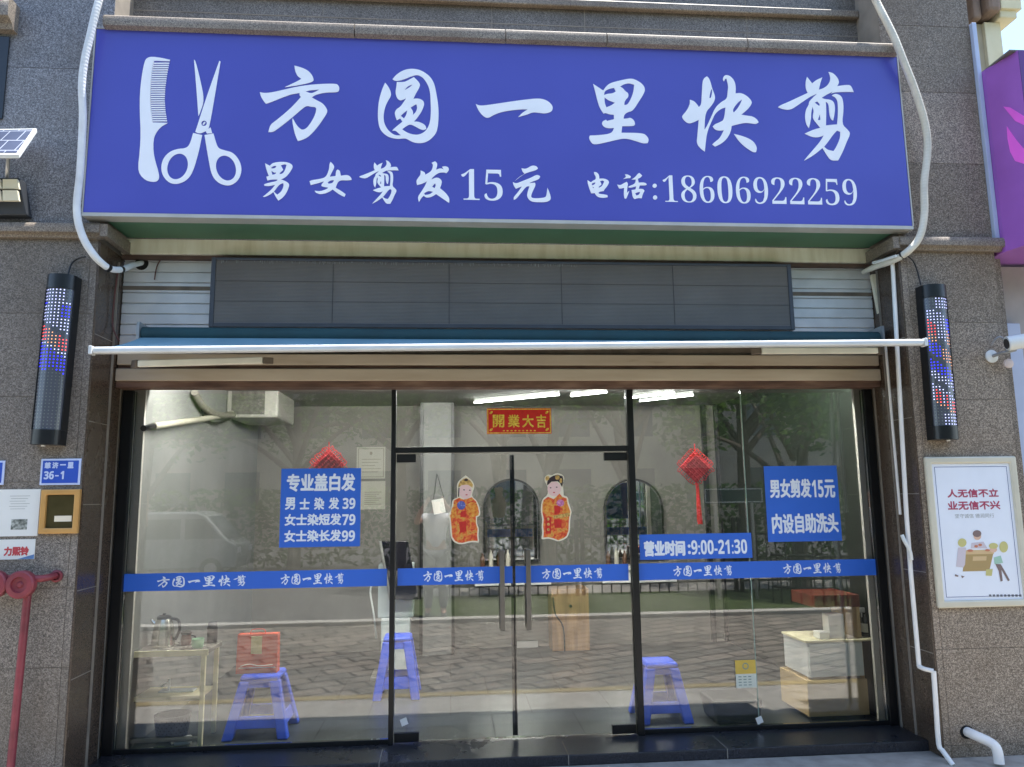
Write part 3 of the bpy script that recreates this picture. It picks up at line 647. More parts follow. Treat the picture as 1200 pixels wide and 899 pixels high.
b.build('price_and_phone_line', m_wht, sg)
CS = (150, 55, 5.288)
comb = [([(103,95),(118,70),(150,62),(210,70),(262,82),(258,90),(163,88),(150,150),(143,230),(140,300),(142,370),(150,430),(153,470),(247,472),(200,500),(170,540),(158,580),(158,650),(170,710),(190,775),(195,815),(180,835),(150,838),(110,828),(75,795),(63,750),(75,640),(80,540),(74,400),(75,290),(85,190)], [])]
def interp(t, tab):
    for (a, va), (c_, vc) in zip(tab[:-1], tab[1:]):
        if t <= c_: return va+(vc-va)*(t-a)/(c_-a)
    return tab[-1][1]
for i in range(27):
    y_ = 100+i*13.7
    l_ = interp(y_, [(88, 160), (150, 148), (230, 141), (300, 138), (370, 140), (430, 148), (470, 151)])
    r_ = interp(y_, [(85, 260), (160, 245), (250, 232), (330, 228), (400, 234), (470, 245)])
    comb.append(([(l_, y_), (r_, y_-1), (r_, y_+6.5), (l_, y_+7)], []))
b = MB(); traced(b, CS+(comb,), YG-0.0005, TH, 1); b.build('comb_emblem', m_wht, sg)
sci = [([(567,88),(574,92),(548,250),(505,500),(490,520),(445,540),(418,528),(437,470),(475,350),(520,220)], [ell(472, 475, 17, 17)]),
       (ell(472, 475, 12, 5, -0.9), []),
       ([(410,82),(418,84),(445,190),(475,330),(447,410),(437,430),(425,260)], []), ([(512,500),(522,535),(490,538),(482,525)], []),
       ([(405,535),(460,548),(440,650),(405,770),(370,825),(310,853),(255,845),(215,800),(205,745),(220,690),(260,650),(310,633),(360,630),(385,605)], [ell(308, 742, 62, 82, 0.35)]),
       ([(475,548),(530,538),(545,590),(560,630),(600,643),(650,655),(690,700),(707,760),(690,820),(650,855),(610,862),(560,845),(520,800),(500,700)], [ell(608, 752, 60, 80, -0.35)])]
b = MB(); traced(b, CS+(sci,), YG-0.0005, TH, 2); b.build('scissors_emblem', m_wht, sg)

# ================================================================== GLAZING
m_glass = glass('shop_glass', 0.078)
m_blk = mat('black_frame', '#191a1c', 0.35, 0.3, var=0.15, scale=6)
m_brz = mat('bronze_handle', '#77726b', 0.3, 0.6, var=0.15)
m_gz = 2.374
def px_x(px, py=650): return at(px, py, 0).x
xm1a, xm1b = px_x(457.5, 650), px_x(463, 650)       # mullion left of the door
xm2a, xm2b = px_x(739, 650), px_x(746.5, 650)
xgl, xgr = -2.194+0.013, 3.055-0.013
GY0, GY1 = -0.006, 0.006
def pane(mb, x0, x1, z0, z1): mb.box(x0, x1, GY0, GY1, z0, z1)
lw = thing('shop_window', 'wide left shop window in a black frame showing a metal table and blue stool inside', 'window', ((xgl+xm1a)/2, 0, ZF), 'fixed panes beside the door')
b = MB(); b.box(xgl, xgl+0.068, -0.035, 0.03, ZF, m_gz); b.box(xm1a, xm1b, -0.045, 0.03, ZF, m_gz)
b.box(xgl+0.0681, xm1a-0.0001, -0.015, 0.02, ZF, ZF+0.03)
b.build('frame', m_blk, lw, bevel=0.003)
b = MB(); pane(b, xgl+0.069, xm1a-0.001, ZF+0.031, m_gz); b.build('pane', m_glass, lw)
xs_seam = px_x(878, 650)
rw = thing('shop_window', 'wide right shop window of two butted panes with the opening hours sticker', 'window', ((xgr+xm2b)/2, 0, ZF), 'fixed panes beside the door')
b = MB(); b.box(xgr-0.06, xgr, -0.035, 0.03, ZF, m_gz); b.box(xm2a, xm2b, -0.045, 0.03, ZF, m_gz)
b.box(xm2b+0.0001, xgr-0.0601, -0.015, 0.02, ZF, ZF+0.03)
b.build('frame', m_blk, rw, bevel=0.003)
b = MB(); pane(b, xm2b+0.001, xs_seam-0.003, ZF+0.031, m_gz); b.build('pane', m_glass, rw)
b = MB(); pane(b, xs_seam+0.003, xgr-0.061, ZF+0.031, m_gz); b.build('pane', m_glass, rw)
b = MB(); b.box(xs_seam-0.0028, xs_seam+0.0028, GY0-0.001, GY1+0.001, ZF+0.031, m_gz); b.build('silicone_seam', mat('green_glass_edge', '#7d9488', 0.3, var=0.1), rw)
zt0, zt1 = at(600, 530, 0).z, at(600, 523.5, 0).z
gd = thing('glass_door', 'double glass entrance door with tall bronze handles under a fixed transom', 'door', ((xm1b+xm2a)/2, 0, ZF))
b = MB(); b.box(xm1b+0.0005, xm2a-0.0005, -0.04, 0.03, zt0, zt1); b.build('transom_bar', m_blk, gd, bevel=0.003)
b = MB(); pane(b, xm1b+0.002, xm2a-0.002, zt1+0.001, m_gz); tr = b.build('transom_pane', m_glass, gd)
xmid = px_x(602, 650)
for s_, a_, c_ in ((0, xm1b+0.006, xmid-0.004), (1, xmid+0.004, xm2a-0.006)):
    lf = MB(); pane(lf, a_, c_, ZF+0.012, zt0-0.012); leaf = lf.build('door_leaf', m_glass, gd)
    e = MB()
    cl0, cl1 = (a_-0.001, a_+0.16) if s_ == 0 else (c_-0.16, c_+0.001)
    e.box(cl0, cl1, -0.017, 0.017, ZF+0.008, ZF+0.065); e.build('floor_clamp', m_blk, leaf, bevel=0.003)
    e = MB(); t0, t1 = (a_-0.001, a_+0.13) if s_ == 0 else (c_-0.16, c_+0.001)
    e.box(t0, t1, -0.017, 0.017, zt0-0.065, zt0-0.008); e.build('top_clamp', m_blk, leaf, bevel=0.003)
    hx = px_x(588, 690) if s_ == 0 else px_x(618.5, 690)
    hz0, hz1 = at(600, 739, -0.06).z, at(600, 644, -0.06).z
    e = MB(); e.box(hx-0.016, hx+0.016, -0.072, -0.042, hz0, hz1)
    for z in (hz0+0.1, hz1-0.1): e.cyl((hx, -0.043, z), (hx, 0.045, z), 0.011, n=10)
    e.box(hx-0.016, hx+0.016, 0.042, 0.066, hz0, hz1)
    e.build('handle', m_brz, leaf, bevel=0.004)
b = MB(); b.box(xmid-0.02, xmid+0.012, GY1+0.001, GY1+0.007, ZF+0.02, zt0-0.02); b.build('draught_strip', m_blk, gd)
b = MB(); q = at(611, 755, 0); b.box(q.x-0.03, q.x+0.11, -0.013, -0.0065, q.z-0.02, q.z+0.02); b.build('door_lock', mat('steel', '#b8b8b4', 0.3, 0.8, var=0.05), gd)

# ------------------------------------------------------------------ stickers on the glass
m_stk = mat('blue_sticker', '#2d66cc', 0.45, var=0.04, scale=3)
m_stw = mat('white_sticker_ink', '#e4eaf4', 0.5, var=0.02)
YK = -0.0062
def sticker(name, box, label, cat, lines, group=None):
    x0, x1, z0, z1 = rect_px(box, YK)
    t = thing(name, label, cat, ((x0+x1)/2, YK, z0), group)
    MB().box(x0, x1, YK-0.0012, YK, z0, z1).build('backing', m_stk, t)
    b = MB()
    for (tx, bx, bold) in lines: text_px(b, tx, bx, YK-0.0016, bold)
    b.build('lettering', m_stw, t); return t
sticker('price_sticker', (328.5, 549, 422.5, 641), 'square blue sticker with hair dye prices on the left window', 'sticker', [
    ('专业盖白发', (336, 555, 416.5, 576), 0.0042), ('男', (334, 583, 346, 597.5), 0.0030), ('士', (351, 584, 363, 597), 0.0030), ('染', (368, 583, 380, 597.5), 0.0030), ('发', (385, 583, 397.5, 597), 0.0030),
    (sansb('39'), (401.5, 583.5, 416.5, 596.5), 0.001), ('女士染短发', (333.5, 602, 400, 616), 0.0030), (sansb('79'), (401, 602.5, 416.5, 615.5), 0.001),
    ('女士染长发', (333, 621, 400, 635), 0.0030), (sansb('99'), (400.5, 621.5, 416, 634.5), 0.001)])
sticker('price_sticker', (897.5, 546, 983.5, 634.5), 'square blue sticker with the fifteen yuan haircut offer on the right window', 'sticker', [
    ('男女剪发', (902, 561, 950.5, 583.5), 0.0042), (sansb('15'), (951.5, 562.5, 965, 583), 0.001), ('元', (966, 562, 978.5, 583.5), 0.0042), ('内设自助洗头', (904.5, 601.5, 982.5, 625), 0.0042)])
sticker('hours_sticker', (749.5, 625.5, 881, 655), 'oblong blue sticker giving the opening hours above the blue band', 'sticker', [
    ('营业时间', (754.5, 633.5, 803, 652), 0.005), (':', (806, 638, 809.5, 649.5), 0.004), (sansb('9:00-21:30'), (810, 632.5, 875.5, 649.5), 0.001)])
bands = [((134, 668.5, 453.5, 689), [(183, 290), (328, 404)], 'blue name band across the left window pane'),
         ((466, 664.5, 584, 684.5), [(495, 568)], 'blue name band on the left door leaf beside the handle'),
         ((621, 662.5, 736.5, 682.5), [(634, 707)], 'blue name band on the right door leaf beside the handle'),
         ((748, 658.5, 1031, 677.5), [(788, 859), (917, 987)], 'blue name band across the right window panes')]
bands[1] = ((466, 664.5, 600.5, 684.5), bands[1][1], bands[1][2]); bands[2] = ((604, 662.5, 736.5, 682.5), bands[2][1], bands[2][2])
zb = at(600, 673.5, YK).z; hb = 0.056
for bx, words, lab in bands:
    x0, x1, _, _ = rect_px(bx, YK)
    t = thing('name_band', lab, 'sticker band', ((x0+x1)/2, YK, zb-hb), 'blue name bands across the glass')
    MB().box(x0, x1, YK-0.0012, YK, zb-hb, zb+hb).build('backing', m_stk, t)
    b = MB()
    for a_, c_ in words:
        wx0, wx1 = at(a_, 672, YK).x, at(c_, 672, YK).x; st_ = (wx1-wx0)/6; hh = 0.036
        for i, k_ in enumerate(NAMES6):
            sc_ = 0.42 if k_ != 'yi' else 0.42
            h2 = hh if k_ != 'yi' else 0.011
            cxx = wx0+st_*(i+0.5); glyph_box(b, G[k_], cxx-st_*0.41, cxx+st_*0.41, zb-h2, zb+h2, YK-0.0013, 0.0006, 0)
    b.build('lettering', m_stw, t)
# red opening banner
m_redp = mat('red_paper', '#c8241f', 0.5, var=0.12, scale=30)
m_gold = ramp_mat('gold_foil', [(0.3, '#c99a2c'), (0.6, '#e8cf55'), (0.8, '#f2e07a')], 60, 0.35)
x0, x1, z0, z1 = rect_px((570.5, 478.5, 646, 508.5), YK)
rb_ = thing('opening_banner', 'small red banner with four golden characters stuck above the door', 'sticker', ((x0+x1)/2, YK, z0))
MB().box(x0, x1, YK-0.0012, YK, z0, z1).build('backing', m_redp, rb_)
b = MB(); ys = YK-0.0014
fr = 0.006
for (a_, c_, d_, e_) in ((x0+.004, x1-.004, z1-.004-fr, z1-.004), (x0+.004, x1-.004, z0+.004, z0+.004+fr), (x0+.004, x0+.004+fr, z0+.0101, z1-.0101), (x1-.004-fr, x1-.004, z0+.0101, z1-.0101)): b.box(a_, c_, ys-0.0004, ys, d_, e_)
for k_ in range(9): xx = x0+(x1-x0)*(0.26+0.06*k_); b.prism(ell(xx, z0+0.022, 0.008, 0.005, n=8), ys-0.0004, ys)
for cxx, czz in ((x0+.03, z0+.03), (x1-.03, z0+.03), (x0+.03, z1-.03), (x1-.03, z1-.03)): b.prism(ell(cxx, czz, 0.014, 0.008, 0.7, n=10), ys-0.0004, ys)
b.build('gold_border', m_gold, rb_)
b = MB()
for ch, bx in (('開', (577.5, 486, 591, 501)), ('業', (595, 486, 609, 501)), ('大', (612, 486, 625.5, 501)), ('吉', (628.5, 486, 640, 501.5))): text_px(b, ch, bx, YK-0.002, 0.0022)
b.build('lettering', m_gold, rb_)
# two costume doll stickers
m_cream2 = mat('cream_paper', '#e6dcc4', 0.6, var=0.03); m_skin = mat('doll_skin', '#e8c3bd', 0.55, var=0.04)
m_hair = mat('doll_hair', '#2c1d20', 0.5, var=0.1); m_ink = mat('dark_ink', '#3a2a2a', 0.6, var=0); m_lip = mat('lip_red', '#c04a4c', 0.5, var=0)
m_robe = ramp_mat('brocade_robe', [(0.28, '#b8321c'), (0.43, '#d9512a'), (0.52, '#e07c35'), (0.6, '#d8a548'), (0.72, '#c73a22')], 34, 0.55, 4, dist=0.6)
m_slv = ramp_mat('gold_sleeve', [(0.3, '#c8531f'), (0.5, '#dd8a30'), (0.7, '#e2b050')], 46, 0.5, 3)
m_hat = ramp_mat('gold_headdress', [(0.3, '#8d6a33'), (0.55, '#cfa75a'), (0.8, '#e3cf94')], 60, 0.5)
m_blu = ramp_mat('blue_rosette', [(0.3, '#3a3f8e'), (0.6, '#6570b8'), (0.8, '#d0cfe4')], 70, 0.5); m_pnk = ramp_mat('pink_rosette', [(0.3, '#a24a86'), (0.6, '#d68ab4'), (0.8, '#e9b5cc')], 70, 0.5)
m_red2 = mat('deep_red_cloth', '#c6281e', 0.55, var=0.15, scale=40)
def doll(ox, oy, label, outline, layers):
    f = lambda p: (lambda q: (q.x, q.z))(at(ox+p[0]/8.99, oy+p[1]/8.99, YK))
    P = [f(p) for p in outline]; t = thing('doll_sticker', label, 'sticker', (sum(p[0] for p in P)/len(P), YK, min(p[1] for p in P)), 'costume doll stickers on the door')
    b = MB(); b.prism([f(p) for p in chaikin(outline, 1)], YK-0.0010, YK); b.build('backing', m_cream2, t)
    for i, (nm, m, polys) in enumerate(layers):
        b = MB()
        for pl_ in polys: b.prism([f(p) for p in pl_], YK-0.0012-0.0003*i, YK-0.00101-0.00005*i)
        b.build(nm, m, t)
doll(510, 545, 'left red sticker of a costumed doll in a round gold cap on the door', [(320,108),(345,125),(385,160),(408,200),(412,240),(390,300),(388,330),(440,380),(462,430),(475,500),(470,535),(440,548),(440,620),(460,670),(455,740),(462,800),(455,820),(400,812),(350,818),(290,835),(240,832),(195,810),(165,760),(160,700),(155,620),(150,565),(138,540),(145,510),(165,480),(175,420),(180,375),(200,355),(230,345),(232,270),(228,210),(245,170),(290,130)],
 [('robe', m_robe, [[(250,345),(300,365),(340,355),(385,340),(430,385),(450,440),(462,500),(455,530),(428,540),(430,620),(447,670),(442,740),(448,800),(400,798),(345,805),(290,820),(245,818),(208,798),(180,755),(175,690),(168,610),(162,560),(155,535),(180,490),(190,430),(195,375),(220,360)]]),
  ('sleeve', m_slv, [ell(390, 470, 58, 80), ell(195, 500, 28, 60)]), ('apron', m_red2, [[(250,600),(325,590),(330,700),(262,715)], [(270,490),(320,480),(325,545),(265,550)]]), ('rosette', m_blu, [ell(275, 425, 44, 46)]),
  ('face', m_skin, [ell(318, 278, 66, 78)]), ('cap', m_hat, [[(243,240),(245,205),(262,172),(300,145),(325,135),(370,165),(397,205),(392,240),(345,208),(280,212)]]),
  ('cap_ornament', m_hair, [ell(325, 158, 22, 13), [(245,240),(256,240),(252,335),(240,335)]]), ('eyes', m_ink, [ell(304, 262, 9, 6), ell(364, 266, 9, 6)]), ('mouth', m_lip, [ell(330, 314, 12, 6)])])
doll(620, 545, 'right red sticker of a costumed doll with a black hair bun on the door', [(310,85),(350,100),(372,130),(368,165),(355,195),(360,250),(365,320),(410,338),(418,400),(450,490),(440,530),(432,600),(430,700),(405,760),(370,785),(310,808),(250,785),(200,775),(140,785),(128,770),(140,720),(132,650),(140,580),(130,520),(122,470),(130,400),(145,355),(195,315),(200,260),(190,215),(165,170),(165,125),(195,100),(240,108),(270,90)],
 [('robe', m_robe, [[(200,335),(260,360),(320,300),(350,335),(395,352),(405,410),(435,490),(425,525),(418,600),(415,690),(395,745),(365,770),(310,793),(250,770),(200,760),(150,765),(155,700),(147,640),(155,570),(140,500),(140,410),(155,365)]]),
  ('sleeve', m_slv, [ell(203, 435, 56, 70), ell(385, 455, 32, 50)]), ('apron', m_red2, [[(265,430),(325,425),(330,500),(268,520)], [(262,575),(345,570),(340,660),(268,665)], [(170,555),(235,550),(230,720),(175,725)]]),
  ('sash', m_hat, [[(250,535),(430,500),(432,540),(262,568)], ell(200, 570, 14, 16), ell(203, 625, 14, 16), ell(203, 680, 14, 16)]), ('rosette', m_pnk, [ell(330, 400, 40, 36)]),
  ('face', m_skin, [ell(264, 253, 70, 76)]), ('hair', m_hair, [[(188,215),(192,175),(210,140),(250,115),(300,102),(352,118),(362,160),(350,230),(335,215),(325,190),(300,172),(235,176),(205,205)]]),
  ('hair_flowers', m_hat, [ell(192, 140, 20, 26, 0.5), ell(298, 132, 24, 24), ell(335, 165, 14, 26)]), ('eyes', m_ink, [ell(226, 240, 9, 6), ell(290, 234, 9, 6)]), ('mouth', m_lip, [ell(262, 290, 11, 7)])])
# small stickers low on the right window
x0, x1, z0, z1 = rect_px((862, 773.5, 886, 806), YK)
t = thing('safety_sticker', 'small yellow and white notice sticker low on the right window', 'sticker', ((x0+x1)/2, YK, z0))
MB().box(x0, x1, YK-0.001, YK, z0, z1).build('paper', mat('pale_paper', '#cfd2c4', 0.6, var=0.05), t)
MB().box(x0, x1, YK-0.0014, YK-0.0011, (z0+z1)/2, z1).build('yellow_field', mat('yellow_ink', '#d0ae4c', 0.6, var=0.08), t)
b = MB(); zc_ = (z0+z1)/2
for i in range(4):
    for k_ in range(3): b.box(x0+.018+k_*.034, x0+.04+k_*.034, YK-0.0014, YK-0.0011, z0+.015+i*.018, z0+.021+i*.018)
b.prism(ell((x0+x1)/2, zc_+.05, .022, .022), YK-0.0018, YK-0.0015, [ell((x0+x1)/2, zc_+.05, .015, .015)])
b.build('print', mat('grey_green_ink', '#7f9186', 0.6, var=0), t)
for px, py, lab in ((473.5, 846, 'tiny white tag stuck low on the left door leaf'), (890, 844, 'tiny white tag stuck low beside the glass seam of the right window')):
    q = at(px, py, YK); b = MB(); c_, s_ = math.cos(0.35), math.sin(0.35)
    P = [(q.x+u*c_-v*s_, q.z+u*s_+v*c_) for u, v in ((-.022, -.022), (.022, -.022), (.022, .022), (-.022, .022))]
    b.prism(P, YK-0.0012, YK); one(b, 'paper_tag', mat('white_paper', '#d8d8d4', 0.7, var=0.04), lab, 'tag')

# ================================================================== INSIDE THE SHOP
m_yel = mat('pale_yellow_metal', '#e8e0b8', 0.45, 0.0, var=0.08); m_stl = mat('steel', '#b8b8b4', 0.3, 0.8, var=0.05)
m_bplas = mat('blue_plastic', '#3a5ee0', 0.4, var=0.06); m_black = mat('black_plastic', '#161618', 0.35, var=0.1)
m_wp = mat('white_plastic', '#d9dcda', 0.4, var=0.05)
# side table
ty0, ty1 = 0.10, 0.42
tx0, tx1 = at(134, 765, ty0).x, at(244, 762, ty0).x
tz = at(190, 763, ty0).z
tb = thing('side_table', 'low pale yellow metal table with a shelf behind the left window', 'table', ((tx0+tx1)/2, (ty0+ty1)/2, ZF))
MB().box(tx0, tx1, ty0, ty1, tz-0.028, tz).build('table_top', mat('table_top_grey', '#76736c', 0.25, var=0.1), tb, bevel=0.003)
b = MB(); b.box(tx0-0.002, tx1+0.002, ty0-0.012, ty0-0.0005, tz-0.034, tz+0.002); b.build('edge_band', m_yel, tb)
for lx in (tx0+0.025, tx1-0.03):
    for ly in (ty0+0.015, ty1-0.02):
        MB().box(lx-0.014, lx+0.014, ly-0.014, ly+0.014, ZF, tz-0.0285).build('leg', m_yel, tb, bevel=0.002)
sz_ = at(190, 816, ty0+0.1).z
MB().box(tx0+0.045, tx1-0.05, ty0+0.03, ty1-0.01, sz_-0.012, sz_+0.012).build('shelf', m_yel, tb)
MB().box(tx0+0.045, tx1-0.05, ty0+0.005, ty0+0.025, ZF+0.03, ZF+0.055).build('foot_rail', m_stl, tb)
def on(px, y, z): return Vector((at(px, 750, y).x, y, z))
# kettle
c = on(191, 0.27, tz+0.0015); kt = thing('kettle', 'stainless steel electric kettle with black lid on the side table', 'kettle', c)
MB().lathe([(0.075, 0), (0.078, 0.012), (0.076, 0.0122), (0.07, 0.08), (0.058, 0.15), (0.048, 0.18)], c, 28).build('body', mat('polished_steel', '#d6d3c8', 0.22, 0.9, var=0.03), kt, smooth=True)
MB().lathe([(0.049, 0.1801), (0.046, 0.195), (0.028, 0.205), (0.012, 0.206), (0.010, 0.216), (0.001, 0.217)], c, 24).build('lid', m_black, kt, smooth=True)
b = MB(); b.tube([c+Vector((0.046, 0, 0.178)), c+Vector((0.09, 0.01, 0.165)), c+Vector((0.102, 0.01, 0.10)), c+Vector((0.078, 0, 0.04))], 0.010, 8); b.build('handle', m_black, kt, smooth=True)
b = MB(); b.tube([c+Vector((-0.05, 0, 0.145)), c+Vector((-0.072, 0, 0.165)), c+Vector((-0.085, 0, 0.178))], [0.016, 0.013, 0.009], 8); b.build('spout', MATS['polished_steel'], kt, smooth=True)
c = on(218, 0.3, tz+0.0015); cg = thing('glass_teapot', 'small brown glass tea pot with dark lid beside the kettle', 'teapot', c)
MB().lathe([(0.03, 0), (0.036, 0.03), (0.03, 0.065), (0.034, 0.07)], c, 20).build('body', mat('brown_glass', '#6a4a40', 0.15, var=0.1), cg, smooth=True)
MB().lathe([(0.036, 0.0701), (0.038, 0.082), (0.025, 0.092), (0.002, 0.094)], c, 20).build('lid', m_black, cg, smooth=True)
b = MB(); b.tube([c+Vector((0.034, 0, 0.06)), c+Vector((0.062, 0, 0.05)), c+Vector((0.04, 0, 0.015))], 0.005, 6); b.build('handle', m_black, cg, smooth=True)
c = on(248.5, 0.36, tz+0.0015); bt = thing('thermos_flask', 'black cylindrical flask at the right end of the side table', 'flask', c)
MB().lathe([(0.034, 0), (0.036, 0.004), (0.036, 0.10), (0.032, 0.112)], c, 20).build('body', m_black, bt, smooth=True)
MB().lathe([(0.031, 0.1121), (0.031, 0.132), (0.027, 0.138), (0.001, 0.139)], c, 20).build('cap', mat('dark_grey_plastic', '#323236', 0.4, var=0.05), bt, smooth=True)
c = on(232, 0.17, tz+0.0015); one(MB().lathe([(0.03, 0), (0.036, 0.008), (0.040, 0.06), (0.037, 0.06), (0.033, 0.012), (0.001, 0.010)], c, 20), 'paper_cup', mat('pale_green_cup', '#a9cfae', 0.5, var=0.05), 'short pale green cup on the front edge of the side table', 'cup', smooth=True)
c = on(156, 0.2, tz+0.0015); b = MB(); b.box(c.x-0.06, c.x+0.05, 0.19, 0.225, tz+0.001, tz+0.02); b.box(c.x-0.05, c.x-0.03, 0.2, 0.215, tz+0.0201, tz+0.023); one(b, 'hair_clipper', m_black, 'flat black hair clipper lying at the left end of the side table', 'clipper', bevel=0.005)
# things under the table
c = on(207, 0.30, ZF+0.001); b = MB()
prof = [(0.095, 0), (0.115, 0.15), (0.12, 0.155)]
bk = thing('waste_basket', 'round dark perforated basket on the floor under the side table', 'basket', c)
b.lathe([(0.095, 0.0), (0.118, 0.155), (0.112, 0.155), (0.09, 0.008), (0.001, 0.006)], c, 28); b.build('bucket', mat('basket_grey', '#3b3c44', 0.5, var=0.1), bk, smooth=True)
b = MB()
for r_ in range(6):
    for k_ in range(22):
        a = 2*math.pi*(k_+0.5*(r_ % 2))/22; h = 0.03+r_*0.02; rr = 0.0955+0.023*h/0.155
        if math.sin(a) < 0.2: b.cyl((c.x+rr*math.cos(a), c.y+rr*math.sin(a), c.z+h), (c.x+(rr+0.001)*math.cos(a), c.y+(rr+0.001)*math.sin(a), c.z+h), 0.0045, n=6)
b.build('hole_pattern', mat('hole_black', '#0b0b0c', 0.8, var=0), bk)
c = on(217, 0.14, ZF+0.012); b = MB(); b.tube([c+Vector((-.06, 0, 0)), c+Vector((-.03, .02, .02)), c+Vector((.01, .0, .022)), c+Vector((.05, .03, .03)), c+Vector((.06, .0, .005)), c+Vector((.02, -.02, .005)), c+Vector((-.03, -.01, .0))], 0.013, 8)
one(b, 'towel', mat('white_cloth', '#c9c9c4', 0.9, var=0.08), 'crumpled white cloth on the floor under the side table', 'cloth', smooth=True)
c = on(201, 0.26, sz_+0.0125); hp = thing('hose_tap', 'white plastic pump tap standing on the shelf of the side table', 'tap', c)
b = MB(); b.cyl(c, c+Vector((0, 0, 0.085)), 0.009, n=12); b.tube([c+Vector((0, 0, .06)), c+Vector((-.03, -.01, .055)), c+Vector((-.045, -.01, .035))], 0.006, 8); b.build('spout', m_wp, hp, smooth=True)
b = MB(); b.box(c.x-0.06, c.x+0.17, c.y-0.03, c.y+0.05, c.z+0.0005, c.z+0.012); b.build('tray', m_wp, hp, bevel=0.003)
c = on(139, 0.14, ZF+0.001); b = MB(); b.cyl(c+Vector((0, 0, .035)), c+Vector((0, .06, .035)), 0.035, n=18); b.cyl(c+Vector((0, -.004, .035)), c+Vector((0, -.0005, .035)), 0.018, n=14); one(b, 'cable_reel', m_black, 'small black cable reel on the floor at the table foot', 'reel', smooth=True)
# plastic stools
def stool(cx_, cy_, wid, h, label):
    t = thing('plastic_stool', label, 'stool', (cx_, cy_, ZF), 'blue plastic stools inside the shop')
    wt, wb = wid*0.60/2, wid/2; z0, z1 = ZF, ZF+h
    b = MB(); b.hexa([(cx_-wt-.008, cy_-wt-.008, z1-.035), (cx_+wt+.008, cy_-wt-.008, z1-.035), (cx_+wt+.008, cy_+wt+.008, z1-.035), (cx_-wt-.008, cy_+wt+.008, z1-.035),
                      (cx_-wt, cy_-wt, z1), (cx_+wt, cy_-wt, z1), (cx_+wt, cy_+wt, z1), (cx_-wt, cy_+wt, z1)]); b.build('seat', m_bplas, t, bevel=0.014)
    lw_ = 0.07
    for sx in (-1, 1):
        for sy in (-1, 1):
            tx, ty, bx, by = cx_+sx*(wt-.028), cy_+sy*(wt-.028), cx_+sx*(wb-.028), cy_+sy*(wb-.028)
            q = lw_/2
            b = MB(); b.hexa([(bx-q, by-q, z0), (bx+q, by-q, z0), (bx+q, by+q, z0), (bx-q, by+q, z0), (tx-q, ty-q, z1-.0352), (tx+q, ty-q, z1-.0352), (tx+q, ty+q, z1-.0352), (tx-q, ty+q, z1-.0352)])
            b.build('leg', m_bplas, t, bevel=0.010)
    zr0, zr1 = z0+h*0.17, z0+h*0.36
    for f_ in (0, 1, 2, 3):
        k0, k1 = wb+(wt-wb)*(zr0-z0)/h, wb+(wt-wb)*(zr1-z0)/h
        b = MB(); i0, i1 = k0-.050, k1-.050
        if f_ < 2:
            s_ = -1 if f_ == 0 else 1
            b.hexa([(cx_-i0, cy_+s_*(k0-.018)-.006, zr0), (cx_+i0, cy_+s_*(k0-.018)-.006, zr0), (cx_+i0, cy_+s_*(k0-.018)+.006, zr0), (cx_-i0, cy_+s_*(k0-.018)+.006, zr0),
                    (cx_-i1, cy_+s_*(k1-.018)-.006, zr1), (cx_+i1, cy_+s_*(k1-.018)-.006, zr1), (cx_+i1, cy_+s_*(k1-.018)+.006, zr1), (cx_-i1, cy_+s_*(k1-.018)+.006, zr1)])
        else:
            s_ = -1 if f_ == 2 else 1
            b.hexa([(cx_+s_*(k0-.018)-.006, cy_-i0, zr0), (cx_+s_*(k0-.018)+.006, cy_-i0, zr0), (cx_+s_*(k0-.018)+.006, cy_+i0, zr0), (cx_+s_*(k0-.018)-.006, cy_+i0, zr0),
                    (cx_+s_*(k1-.018)-.006, cy_-i1, zr1), (cx_+s_*(k1-.018)+.006, cy_-i1, zr1), (cx_+s_*(k1-.018)+.006, cy_+i1, zr1), (cx_+s_*(k1-.018)-.006, cy_+i1, zr1)])
        b.build('side_rail', m_bplas, t, bevel=0.004)
    for s_ in (-1, 1):  # apron under the seat, front and back
        k1 = wt+(wb-wt)*0.10; k0 = wt+(wb-wt)*0.22
        b = MB(); b.hexa([(cx_-k0+.05, cy_+s_*(k0-.018)-.006, z1-h*.20), (cx_+k0-.05, cy_+s_*(k0-.018)-.006, z1-h*.20), (cx_+k0-.05, cy_+s_*(k0-.018)+.006, z1-h*.20), (cx_-k0+.05, cy_+s_*(k0-.018)+.006, z1-h*.20),
                          (cx_-k1+.05, cy_+s_*(k1-.018)-.006, z1-.0354), (cx_+k1-.05, cy_+s_*(k1-.018)-.006, z1-.0354), (cx_+k1-.05, cy_+s_*(k1-.018)+.006, z1-.0354), (cx_-k1+.05, cy_+s_*(k1-.018)+.006, z1-.0354)])
        b.build('apron', m_bplas, t, bevel=0.003)
    return t
ys1 = 0.38
sx_ = at(301, 820, ys1-0.18).x; sh1 = at(301, 787, ys1).z-ZF
stool(sx_, ys1, 0.42, sh1, 'blue plastic stool with a red gift bag on its seat behind the left window')
sx2 = at(780, 810, ys1-0.19).x; sh2 = at(780, 772, ys1).z-ZF
stool(sx2, ys1-0.02, 0.37, sh2, 'blue plastic stool just right of the door with an empty seat')
stool(at(466, 800, 1.25).x, 1.25, 0.36, 0.47, 'blue plastic stool standing in front of the check-in kiosk')
